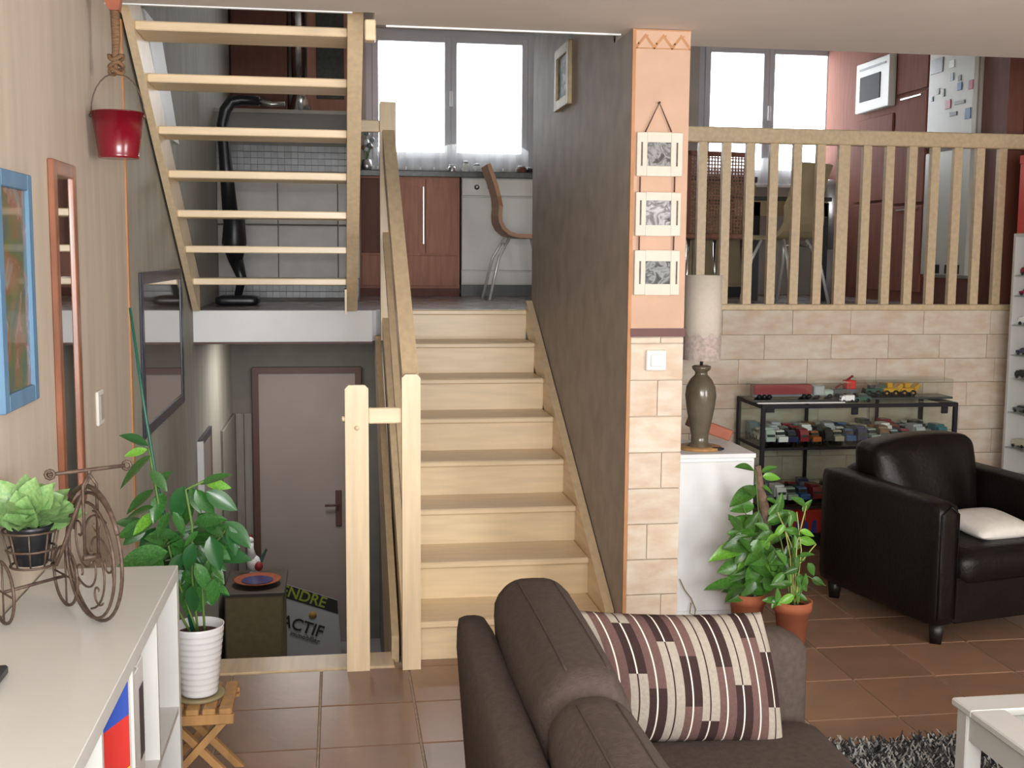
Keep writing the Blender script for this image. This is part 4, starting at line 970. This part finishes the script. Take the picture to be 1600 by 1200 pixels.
MB().soft(-w2+.13, w2-.13, -d2-.01, .22, .25, .405, .06, (0, .0, .02), n=10).build('seat_cushion', M['leather'], ac, False)
B('front_panel', M['leather'], ac, -w2+.12, w2-.12, -d2+.01, d2-.05, .09, .29, .01, False)
for sx in (-1, 1):
    for sy in (-1, 1):
        cx, cy = sx*(w2-.07), sy*(d2-.06); MB().tube([(cx, cy, .09), (cx, cy, 0)], [.045, .032], 4).build('leg', M['leg_dark'], ac, False)
wc = thing('white_cushion', 'cream white cushion lying on the leather armchair', 'cushion', (2.93, 4.80, .405), math.radians(12))
b = MB(); NU = NV = 14; grid = {}
for side in (-1, 1):
    for i in range(NU+1):
        for j in range(NV+1):
            e = i in (0, NU) or j in (0, NV); key = (i, j, 0 if e else side)
            if key not in grid:
                p = cush_pt(i/NU*2-1, j/NV*2-1, 0 if e else side, .17, .19, .05); grid[key] = b.bm.verts.new((p.x, p.z*.85, p.y+.052))
for side in (-1, 1):
    for i in range(NU):
        for j in range(NV):
            vs = [grid[(a, c, 0 if (a in (0, NU) or c in (0, NV)) else side)] for (a, c) in ((i, j), (i+1, j), (i+1, j+1), (i, j+1))]
            f = b.bm.faces.new(vs if side > 0 else vs[::-1]); f.smooth = True
Rm = Matrix.Rotation(.12, 4, 'X')
for v in b.bm.verts: v.co = Rm @ v.co
b.build('cover', M['cush_white'], wc, False)

# ------------------------------------------------------------------ coffee table and rug
ct = thing('coffee_table', 'white coffee table with glass inset at the lower right', 'coffee table', (1.95, 2.5, 0))
TX0, TX1, TY0, TY1, TZ = 1.675, 2.30, 1.95, 2.868, .45
B('top_frame', M['lacquer'], ct, TX0, TX1, TY1-.10, TY1, TZ-.022, TZ, .004)
B('top_frame', M['lacquer'], ct, TX0, TX1, TY0, TY0+.10, TZ-.022, TZ, .004)
B('top_frame', M['lacquer'], ct, TX0, TX0+.10, TY0+.10, TY1-.10, TZ-.022, TZ, .004)
B('top_frame', M['lacquer'], ct, TX1-.10, TX1, TY0+.10, TY1-.10, TZ-.022, TZ, .004)
B('glass_top', M['gglass'], ct, TX0+.10, TX1-.10, TY0+.10, TY1-.10, TZ-.010, TZ-.003)
MB().box(TX0+.02, TX1-.02, TY1-.035, TY1-.02, TZ-.10, TZ-.022).box(TX0+.02, TX0+.035, TY0+.02, TY1-.02, TZ-.10, TZ-.022).box(TX1-.035, TX1-.02, TY0+.02, TY1-.02, TZ-.10, TZ-.022).build('apron', M['lacquer'], ct)
B('tray', M['lacquer'], ct, TX0+.035, TX1-.035, TY0+.03, TY1-.035, TZ-.10, TZ-.09)
for x in (TX0+.012, TX1-.062):
    for y in (TY0+.012, TY1-.062): B('leg', M['lacquer'], ct, x, x+.05, y, y+.05, .02, TZ-.022, .003)
B('lower_shelf', M['lacquer'], ct, TX0+.03, TX1-.03, TY0+.03, TY1-.03, .12, .138)
mg = thing('magazine', 'red magazine lying under the glass of the coffee table', 'magazine', (2.0, 2.6, TZ-.09))
B('cover', M['redb'], mg, 1.84, 2.05, 2.42, 2.70, TZ-.0898, TZ-.084, label='red cover'); B('pages', M['ceramic'], mg, 1.842, 2.048, 2.422, 2.698, TZ-.084, TZ-.082) if False else None
bx = thing('book', 'dark book on the lower shelf of the coffee table', 'book', (1.9, 2.6, .138))
B('cover', M['frame_d'], bx, 1.74, 1.95, 2.45, 2.78, .138, .168, .002); B('pages', M['ceramic'], bx, 1.742, 1.952, 2.453, 2.777, .143, .163)
rg = MB(); RX0, RX1, RY0, RY1 = 1.32, 3.1, 1.7, 3.55
rg.box(RX0, RX1, RY0, RY1, .001, .014)
for i in range(12000):
    x = random.uniform(RX0, RX1) if i % 3 else random.uniform(1.6, 2.2); y = random.uniform(RY0, RY1) if i % 3 == 0 else random.uniform(2.85, RY1+.015)
    a = random.uniform(0, 6.28); l = random.uniform(.012, .03); w = .004
    p = Vector((x, y, .012)); d = Vector((math.cos(a), math.sin(a), 0)); q = Vector((-d.y, d.x, 0))*w; t = p+d*l+Vector((0, 0, random.uniform(.012, .03)))
    f = rg.bm.faces.new([rg.bm.verts.new(v) for v in (p-q, p+q, t+q*.6, t-q*.6)]); f.material_index = 1 if i % 2 else 2
tag(rg.build('shaggy_rug', [M['rug'], mat('rug_light_strand', (.42, .42, .40), .9), mat('rug_dark_strand', (.035, .035, .04), .9)]), 'grey shaggy rug under the coffee table', 'rug', kind='stuff')

# ------------------------------------------------------------------ white cabinet and lamp
wcb = thing('white_cabinet', 'tall plain white cabinet right of the pillar', 'cabinet', (1.6, 5.15, 0))
CX0, CX1, CY0, CY1, CZ = 1.375, 1.868, 4.95, 5.36, .775
B('body', M['white'], wcb, CX0, CX1, CY0+.004, CY1, 0, CZ-.02, .002)
B('top', M['white'], wcb, CX0-.004, CX1+.004, CY0-.006, CY1, CZ-.02, CZ, .002)
B('door', M['white'], wcb, CX0+.012, CX1-.012, CY0-.012, CY0+.004, .05, CZ-.035, .002)
LXY = (at(1093, 690, 5.10).x, 5.10)
lp = thing('table_lamp', 'table lamp with olive-brown vase base and tall cream shade', 'lamp', (LXY[0], LXY[1], CZ))
zl = lambda v: at(1093, v, 5.10).z-CZ
pr = [(.055, 0), (.058, .014), (.040, .03), (.040, .06), (.052, .12), (.066, .20), (.072, .25), (.068, .29), (.05, .325), (.030, .345), (.028, .358), (.042, .372), (.044, .385), (.030, .39)]
MB().lathe(pr, n=32).build('vase_base', M['mud_glaze'], lp, False)
MB().lathe([(.10, -.0), (.10, .012), (.05, .014)], n=32).build('wooden_foot', M['oak'], lp, False)
MB().lathe([(.008, .38), (.008, .50)], n=8).build('stem', M['steel'], lp, False)
def open_shade(z0, z1, r, nm, m, t=.0025):
    b = MB(); n = 40; rr = [[b.bm.verts.new((q*math.cos(2*math.pi*i/n), q*math.sin(2*math.pi*i/n), z)) for i in range(n)] for q, z in ((r, z0), (r, z1), (r-t, z1), (r-t, z0))]
    for k in range(4):
        A, Bv = rr[k], rr[(k+1) % 4]
        for i in range(n): f = b.bm.faces.new((A[i], A[(i+1) % n], Bv[(i+1) % n], Bv[i])); f.smooth = True
    return b.build(nm, m, lp, False)
sz0 = zl(562); sz1 = zl(430); open_shade(sz0, sz1, .084, 'lamp_shade', M['shade'])
b = MB(); n = 48; A = []; Bv = []
for i in range(n):
    a = 2*math.pi*i/n; A.append(b.bm.verts.new((.086*math.cos(a), .086*math.sin(a), sz0))); Bv.append(b.bm.verts.new((.086*math.cos(a), .086*math.sin(a), sz0+.115+.012*math.sin(8*a))))
for i in range(n): f = b.bm.faces.new((A[i], A[(i+1) % n], Bv[(i+1) % n], Bv[i])); f.smooth = True
b.build('lace_band', M['shade_l'], lp, False)
MB().tube([(0, 0, .50), (0, 0, sz1-.03)], .006).tube([(-.08, 0, sz1-.03), (.08, 0, sz1-.03)], .003).build('shade_holder', M['steel'], lp, False)
rb = thing('red_box', 'flat dark red box leaning on the wall behind the lamp', 'box', (1.85, 5.25, CZ))
MB().box(-.11, .11, -.03, .03, 0, .055, .004, Matrix.Rotation(.35, 4, 'Y')).build('case', M['rust'], rb, False)
rb.location = (1.745, 5.27, CZ+.045)
rb.children[0].location.z = 0
st2 = thing('pebble', 'small black shell-shaped object on the white cabinet beside the lamp', 'ornament', (1.72, 5.04, CZ)); MB().ball((0, 0, .008), .035, .02, .009, 5).build('shell', M['black'], st2, False)
cb = thing('cable', 'thin white cable looping down the front of the white cabinet', 'cable', (1.43, 4.93, .2))
MB().tube([at(1062, 905, 4.925), at(1070, 922, 4.925), at(1080, 935, 4.92), at(1087, 952, 4.92), at(1085, 962, 4.92), at(1078, 958, 4.92), at(1080, 942, 4.922)], .0028, 6).build('cord', M['plywood'], cb)

# ------------------------------------------------------------------ terracotta pots with trailing plant
def terracotta(name, label, x, y, r, h, z=0):
    t = thing(name, label, 'potted plant', (x, y, z))
    MB().lathe([(r*.68, 0), (r*.9, h*.78), (r, h*.78), (r*1.02, h), (r*.92, h), (r*.88, h*.8)], n=28).build('pot', M['terra'], t, False)
    MB().lathe([(r*.85, h*.80), (r*.86, h*.86)], n=24).build('soil', M['soil'], t, False)
    return t
p1x = at(1180, 950, 4.62).x; p2x = at(1233, 960, 4.60).x
pot1 = terracotta('trailing_plant', 'trailing ivy-like plant on a bark pole in the left terracotta pot', p1x-.0, 4.72, .082, .20)
pot2 = terracotta('trailing_plant', 'thin-stemmed green plant in the right terracotta pot', p2x+.005, 4.58, .082, .20)
# small brick block so the left pot stands higher
A_ = Vector((p1x-.0, 4.72, .17))
MB().tube([A_, at(1200, 860, 4.72), at(1196, 800, 4.72), at(1188, 765, 4.72), at(1184, 728, 4.72)], [.020, .022, .024, .020, .014], 8).build('bark_pole', M['bark'], pot1)
lp1 = [(1178, 735, 1150, 727), (1190, 738, 1215, 728), (1192, 745, 1222, 745), (1180, 765, 1140, 785), (1178, 790, 1142, 795), (1180, 800, 1195, 830), (1175, 815, 1165, 845), (1172, 830, 1142, 832), (1175, 845, 1135, 855), (1165, 850, 1112, 868),
       (1180, 860, 1150, 885), (1178, 870, 1125, 895), (1190, 850, 1220, 870), (1185, 835, 1218, 840), (1180, 880, 1170, 920), (1175, 905, 1130, 920), (1160, 915, 1100, 917), (1180, 910, 1190, 940), (1195, 870, 1215, 900), (1200, 815, 1228, 800), (1178, 905, 1160, 935), (1192, 890, 1178, 928), (1170, 890, 1132, 905), (1198, 780, 1222, 790), (1190, 760, 1212, 770), (1200, 840, 1180, 875), (1165, 925, 1138, 938), (1182, 770, 1165, 760)]
for (u0, v0, u1, v1) in lp1:
    y_ = 4.70+random.uniform(-.06, .03); put_leaf(pot1, LP[random.choice((0, 0, 1, 2))], at(u0, v0, y_), at(u1, v1, y_-random.uniform(0, .05)), random.uniform(-.5, .5))
for k in range(60):
    u0 = random.uniform(1152, 1212); v0 = random.uniform(800, 935); a = random.uniform(0, 6.28); y_ = 4.70+random.uniform(-.07, .05); L_ = random.uniform(24, 42)
    put_leaf(pot1, LP[random.choice((0, 0, 1))], at(u0, v0, y_), at(u0+L_*math.cos(a), v0+L_*.8*math.sin(a), y_-.02), random.uniform(-.6, .6))
for k in range(7):
    a = [(1180, 735), (1160, 790), (1150, 850), (1140, 900), (1190, 860), (1205, 800), (1215, 870)][k]
    MB().tube([A_, at(1190, 880, 4.71), at((a[0]+1190)/2, (a[1]+860)/2, 4.70), at(a[0], a[1], 4.69)], .003, 5).build('stem', M['stem'], pot1)
A2 = Vector((p2x+.01, 4.58, .17))
for (u, v, u2, v2, m_) in [(1240, 860, 1215, 800, 'stem_y'), (1245, 850, 1260, 790, 'stem_y'), (1235, 870, 1225, 820, 'stem_y'), (1250, 880, 1275, 850, 'stem_y'), (1228, 880, 1218, 835, 'stem'), (1252, 860, 1245, 800, 'stem_y'), (1262, 900, 1290, 915, 'stem'), (1238, 840, 1205, 790, 'stem')]:
    MB().tube([A2+Vector((random.uniform(-.03, .03), 0, 0)), at((u+1238)/2, 930, 4.58), at(u, v, 4.58), at(u2, v2, 4.58)], .0028, 5).build('stem', M[m_], pot2)
for (u0, v0, u1, v1) in [(1255, 800, 1268, 780), (1250, 830, 1275, 835), (1248, 842, 1278, 850), (1215, 800, 1222, 770), (1225, 820, 1210, 840), (1262, 880, 1275, 900), (1230, 880, 1215, 905), (1245, 900, 1262, 925), (1250, 910, 1235, 940), (1220, 860, 1205, 880), (1268, 905, 1290, 912), (1258, 790, 1240, 775), (1238, 850, 1225, 870), (1240, 930, 1215, 945), (1225, 895, 1205, 915), (1250, 870, 1272, 862), (1232, 800, 1248, 815), (1215, 835, 1195, 845)]:
    y_ = 4.58+random.uniform(-.05, .04); put_leaf(pot2, LP[random.choice((1, 0, 2))], at(u0, v0, y_), at(u1, v1, y_-.01), random.uniform(-.6, .6))
for k in range(34):
    u0 = random.uniform(1200, 1262); v0 = random.uniform(800, 950); a = random.uniform(0, 6.28); y_ = 4.58+random.uniform(-.05, .05)
    put_leaf(pot2, LP[1], at(u0, v0, y_), at(u0+24*math.cos(a), v0+22*math.sin(a), y_-.01), random.uniform(-.6, .6))

# ------------------------------------------------------------------ glass display case with model vehicles
gc = thing('display_case', 'glass display case with black metal frame full of model cars', 'display case', (2.97, 6.35, 0))
GX0, GX1, GY0, GY1, GZ = 2.352, 3.535, 6.14, 6.56, .835
t_ = .022
for x in (GX0, GX1-t_):
    for y in (GY0, GY1-t_): B('post', M['blackm'], gc, x, x+t_, y, y+t_, 0, GZ)
for x in (GX0+.43, GX0+.88): B('rear_post', M['blackm'], gc, x, x+.018, GY1-.015, GY1, .0, GZ)
for z0, nm in ((GZ-t_, 'top_rail'), (.575, 'shelf_rail'), (.235, 'shelf_rail'), (.06, 'bottom_rail')):
    b = MB(); h = t_ if nm != 'shelf_rail' else .014
    b.box(GX0+t_, GX1-t_, GY0, GY0+.014, z0, z0+h).box(GX0+t_, GX1-t_, GY1-.014, GY1, z0, z0+h).box(GX0, GX0+.014, GY0+t_, GY1-t_, z0, z0+h).box(GX1-.014, GX1, GY0+t_, GY1-t_, z0, z0+h); b.build(nm, M['blackm'], gc)
for z0 in (.589, .249): B('glass_shelf', M['gglass'], gc, GX0+.015, GX1-.015, GY0+.015, GY1-.015, z0, z0+.006)
B('glass_top', M['gglass'], gc, GX0+.002, GX1-.002, GY0+.002, GY1-.002, GZ, GZ+.005)
B('glass_front', M['gglass'], gc, GX0+t_, GX1-t_, GY0+.003, GY0+.008, .08, GZ-t_)
B('glass_side', M['gglass'], gc, GX0+.003, GX0+.008, GY0+t_, GY1-t_, .08, GZ-t_)
B('glass_side', M['gglass'], gc, GX1-.008, GX1-.003, GY0+t_, GY1-t_, .08, GZ-t_)
B('glass_back', M['gglass'], gc, GX0+t_, GX1-t_, GY1-.008, GY1-.003, .08, GZ-t_)
B('bottom_panel', M['blackm'], gc, GX0+.015, GX1-.015, GY0+.015, GY1-.015, .06, .07)
for u in (1335, 1475): 
    p = at(u, 640, GY0); B('lock', M['blackm'], gc, p.x-.02, p.x+.02, GY0-.012, GY0+.0, GZ-.06, GZ-.02, .003)
B('lock', M['blackm'], gc, GX0+t_, GX0+.07, GY0-.008, GY0, GZ-t_-.02, GZ-t_)
def toy_proto(kind):
    key = kind; c = thing('model_car', 'tmp', 'model car', (0, 0, 0))
    if kind == 'car':
        MB().prism([(-.05, .010), (.05, .010), (.052, .022), (.048, .026), (-.046, .028), (-.05, .024)], 'x', -.022, .022).build('body', M['white'], c, False)
        MB().prism([(-.030, .027), (.022, .027), (.010, .042), (-.022, .043)], 'x', -.019, .019).build('cabin', M['counter'], c, False)
    else:
        MB().box(-.022, .022, -.05, .02, .012, .052, .002).build('body', M['white'], c, False)
        MB().box(-.021, .021, -.0, .045, .012, .034, .002).build('cabin', M['counter'], c, False) if False else MB().prism([(.021, .012), (.050, .012), (.050, .030), (.040, .046), (.021, .046)], 'x', -.021, .021).build('cabin', M['counter'], c, False)
    if kind == 'car': MB().prism([(-.033, .029), (.025, .029), (.015, .038), (-.028, .038)], 'x', -.0196, .0196).box(-.016, .016, .0195, .0235, .030, .037).box(-.016, .016, -.0305, -.027, .030, .038).build('windows', M['counter'], c, False)
    else: MB().box(-.018, .018, .0495, .0515, .026, .034).box(-.018, .018, -.0515, -.0495, .032, .044).build('windows', M['counter'], c, False)
    for sx in (-1, 1):
        for sy in (-.031, .031): MB().tube([(sx*.018, sy, .010), (sx*.025, sy, .010)], .010, 8).build('wheel', M['black'], c, False)
    return c
PR = {'car': toy_proto('car'), 'van': toy_proto('van')}
used = {'car': False, 'van': False}; PAINTED = {}
def toy(kind, colour, x, y, z, rz, sc, label, group):
    if not used[kind]: c = PR[kind]; used[kind] = True
    else: c = copy_tree(PR[kind])
    c.location = (x, y, z); c.rotation_euler = (0, 0, rz); c.scale = (sc, sc*(.85 if sc > 1.12 else 1), sc*(1.45 if sc > 1.12 else 1)); c['label'] = label; c['group'] = group; c['category'] = 'model car'
    for chd in c.children:
        pt_ = chd.name.split('.')[0]
        if pt_ in ('body', 'cabin'):
            if (kind, colour, pt_) not in PAINTED: me = chd.data.copy(); me.materials[0] = CARS[colour]; PAINTED[(kind, colour, pt_)] = me
            chd.data = PAINTED[(kind, colour, pt_)]
ords = ['first', 'second', 'third', 'fourth', 'fifth', 'sixth', 'seventh', 'eighth', 'ninth', 'tenth', 'eleventh', 'twelfth', 'thirteenth', 'fourteenth', 'fifteenth', 'sixteenth', 'seventeenth', 'eighteenth', 'nineteenth', 'twentieth']
rowA = ['pale green', 'white', 'navy', 'dark red', 'orange', 'black', 'cream', 'blue', 'navy', 'pale green', 'brown', 'pale blue', 'crimson', 'silver', 'grey', 'teal']
rowB = ['white', 'silver', 'grey', 'dark red', 'white', 'black', 'silver', 'white', 'grey', 'cream', 'orange', 'white', 'dark red', 'silver', 'black', 'pale blue']
for r, (row, yy, nm) in enumerate(((rowA, GY0+.10, 'front'), (rowB, GY0+.22, 'middle'), (rowA[::-1], GY0+.34, 'back'))):
    for i, c in enumerate(row):
        x = GX0+.075+i*(GX1-GX0-.14)/15; kd = 'van' if (i*7+r*3) % 5 < 2 else 'car'
        toy(kd, c, x, yy, .596, math.pi+random.uniform(-.15, .15), random.uniform(1.15, 1.4), '%s model %s, %s from left, %s row, upper glass shelf' % (c, kd, ords[i], nm), 'model cars on the upper glass shelf')
for r, (row, yy, nm) in enumerate(((['grey', 'white', 'pale green', 'blue', 'dark red', 'grey', 'white'], GY0+.11, 'front'), (['white', 'grey', 'brown', 'dark red', 'navy', 'silver', 'black'], GY0+.27, 'back'))):
    for i, c in enumerate(row):
        x = GX0+.08+i*.072; toy('van' if i % 3 == 1 else 'car', c, x, yy, .256, math.pi+random.uniform(-.2, .2), 1.35, '%s model car, %s from left, %s row, lower glass shelf' % (c, ords[i], nm), 'model cars on the lower glass shelf')
# red and blue carton on the floor of the case
rbx = thing('carton', 'red and blue printed carton at the bottom of the glass case', 'box', (GX0+.25, GY0+.15, .07))
p0_, p1_ = at(1228, 770, GY0+.08), at(1292, 808, GY0+.08)
B('carton_body', M['redb'], rbx, p0_.x, p1_.x+.1, GY0+.08, GY0+.25, .09, .225, .002)
for i in range(4): MB().prism([(p0_.x+.01+i*.05, .092), (p0_.x+.045+i*.05, .092), (p0_.x+.04+i*.05, .15+.02*(i % 2)), (p0_.x+.02+i*.05, .165)], 'y', GY0+.078, GY0+.081).build('printed_shape', M['blueb'], rbx)
MB().box(p0_.x+.06, p0_.x+.064, GY0+.078, GY0+.081, .17, .215).box(p0_.x+.12, p0_.x+.124, GY0+.078, GY0+.081, .17, .215).build('printed_line', M['ceramic'], rbx)
bk2 = thing('box', 'black box beside the red carton in the glass case', 'box', (GX0+.1, GY0+.1, .07)); B('carton_body', M['blackm'], bk2, GX0+.04, p0_.x-.02, GY0+.08, GY0+.24, .071, .20, .003)
rbx.location.z = .07
for o_ in rbx.children: o_.location.z = -.019
# models on top of the case
ZG = GZ+.005
def top_box(label, u0, u1, y0, y1, h):
    t = thing('acrylic_box', label, 'display box', (at((u0+u1)/2, 620, y0).x, y0, ZG))
    x0, x1 = at(u0, 620, y0).x, at(u1, 620, y0).x
    B('base', M['counter'], t, x0, x1, y0, y1, ZG, ZG+.012, .001)
    b = MB(); 
    b.box(x0, x1, y0, y0+.003, ZG+.012, ZG+h).box(x0, x1, y1-.003, y1, ZG+.012, ZG+h).box(x0, x0+.003, y0+.003, y1-.003, ZG+.012, ZG+h).box(x1-.003, x1, y0+.003, y1-.003, ZG+.012, ZG+h).box(x0, x1, y0, y1, ZG+h, ZG+h+.003); b.build('cover', M['acrylic'], t)
    return x0, x1
a0, a1 = top_box('long clear display box on the left of the glass case', 1178, 1330, 6.22, 6.36, .105)
tk = thing('model_truck', 'long dark red model lorry in the left display box on the case', 'model truck', (a0+.2, 6.29, ZG+.012))
B('trailer', M['redk'], tk, a0+.015, a0+.015+.345, 6.255, 6.325, ZG+.040, ZG+.095, .002)
B('chassis', CARS['grey'], tk, a0+.02, a0+.50, 6.27, 6.31, ZG+.025, ZG+.040)
B('cab', CARS['silver'], tk, a0+.375, a0+.44, 6.255, 6.325, ZG+.03, ZG+.088, .006)
B('bonnet', CARS['pale green'], tk, a0+.44, a0+.50, 6.265, 6.315, ZG+.03, ZG+.062, .006)
for x in (.05, .08, .11, .32, .35, .40, .475): MB().tube([(a0+x, 6.258, ZG+.026), (a0+x, 6.322, ZG+.026)], .014, 10).build('wheel', M['black'], tk)
tag(B('ruler_strip', M['ceramic'], None, a0-.0, a0+.52, 6.155, 6.175, ZG, ZG+.006), 'thin white strip lying along the front edge of the case top', 'strip')
rcx = at(1325, 620, 6.42).x
cr = thing('model_crane', 'red and grey model crane standing on the glass case', 'model crane', (rcx, 6.42, ZG))
B('chassis', CARS['grey'], cr, rcx-.10, rcx+.05, 6.40, 6.46, ZG+.012, ZG+.05, .003); B('cab', M['redb'], cr, rcx-.02, rcx+.04, 6.40, 6.46, ZG+.05, ZG+.10, .003)
MB().tube([(rcx-.08, 6.43, ZG+.05), (rcx+.03, 6.43, ZG+.125)], .007).build('boom', CARS['dark red'], cr)
for x in (-.08, -.03, .03): MB().tube([(rcx+x, 6.395, ZG+.013), (rcx+x, 6.465, ZG+.013)], .013, 10).build('wheel', M['black'], cr)
b0, b1 = top_box('wide clear display box on the right of the glass case', 1352, 1489, 6.28, 6.46, .115)
for i, (dx_, cc, lb) in enumerate(((.06, 'dark green', 'dark green model tractor in the right display box'), (.17, 'yellow', 'yellow model loader in the middle of the right display box'), (.28, 'yellow', 'yellow model dumper at the right of the display box'))):
    X_ = b0+dx_+.02; v_ = thing('model_vehicle', lb, 'model vehicle', (X_, 6.37, ZG+.012), 0, 'models in the right display box')
    m_ = CARS[cc]; B('body', m_, v_, -.045, .045, -.03, .03, .022, .048, .004, False); B('cabin', M['counter'] if i == 0 else m_, v_, -.02, .015, -.022, .022, .048, .078 if i else .066, .003, False)
    MB().prism([(.03, .045), (.065, .075), (.075, .06), (.05, .025)], 'y', -.03, .03).build('bucket', m_, v_, False)
    for sx in (-1, 1): MB().tube([(sx*.028, -.036, .018), (sx*.028, .036, .018)], .018, 12).build('wheel', M['black'], v_, False)
    for sx in (-1, 1): MB().tube([(sx*.028, -.038, .018), (sx*.028, .038, .018)], .007, 8).build('wheel_hub', m_, v_, False)
p = at(1345, 625, 6.2)
toy('car', 'dark green', p.x, 6.2, ZG, 1.57, 1.1, 'dark green model car at the front middle of the case top', 'cars on top of the case')
toy('van', 'white', p.x-.09, 6.19, ZG, 1.57, .8, 'tiny white model van at the front of the case top', 'cars on top of the case')
# ------------------------------------------------------------------ white shelf unit at the right edge
VYF, VYN = 6.46, 5.56; VX0 = at(1574, 550, VYF).x; VX1 = VX0+.28; VZ = at(1583, 365, VYF).z
vu = thing('shelf_unit', 'tall white-framed shelf unit of model cars at the right edge', 'shelf unit', (VX0+.14, 6.0, 0))
for y in (VYF-.025, VYN): B('side_panel', M['lacquer'], vu, VX0, VX1, y, y+.025, 0, VZ, .002)
B('top_board', M['lacquer'], vu, VX0, VX1, VYN+.025, VYF-.025, VZ-.02, VZ, .001)
B('back_panel', M['mosaic'], vu, VX1-.01, VX1, VYN+.025, VYF-.025, .04, VZ-.02)
B('bottom_board', M['lacquer'], vu, VX0, VX1, VYN+.025, VYF-.025, .0, .04)
levels = [430, 462, 508, 555, 592, 645, 700]; zsv = [at(1590, v, VYF-.1).z for v in levels]+[.36, .20]
for z0 in zsv: B('shelf', M['gglass'], vu, VX0+.004, VX1-.01, VYN+.025, VYF-.025, z0-.008, z0)
for k, z0 in enumerate(zsv[:7]):
    for i in range(6):
        c = ['dark red', 'navy', 'cream', 'crimson', 'black', 'blue', 'white', 'grey'][(k*3+i*5) % 8]
        toy('car' if (k+i) % 2 else 'van', c, VX0+.07, VYF-.075-i*.14, z0, math.pi/2*(1 if i % 2 else 0)+.3, 1.0, '%s model car, %s from the far end, %s shelf of the tall white unit' % (c, ords[i], ords[k]), 'model cars in the right-hand shelf unit')
rd = thing('red_carton', 'bright red box standing on top of the tall white shelf unit', 'box', (VX0+.15, 6.1, VZ))
x_ = VX0+.02; yr = (H and VX0+.02)/(ray(1592, 300).x/ray(1592, 300).y); zt_ = at(1594, 243, yr).z
B('carton_body', M['redb'], rd, x_, x_+.24, yr-.40, yr, VZ, zt_-.05, .003); B('lid', M['redb'], rd, x_-.003, x_+.243, yr-.403, yr+.003, zt_-.05, zt_, .002)
# skirting at the foot of the right hand wall and behind the case
struct(B('baseboard_stone', M['tile'], None, 1.31, XR, YK-.012, YK, 0, .07))
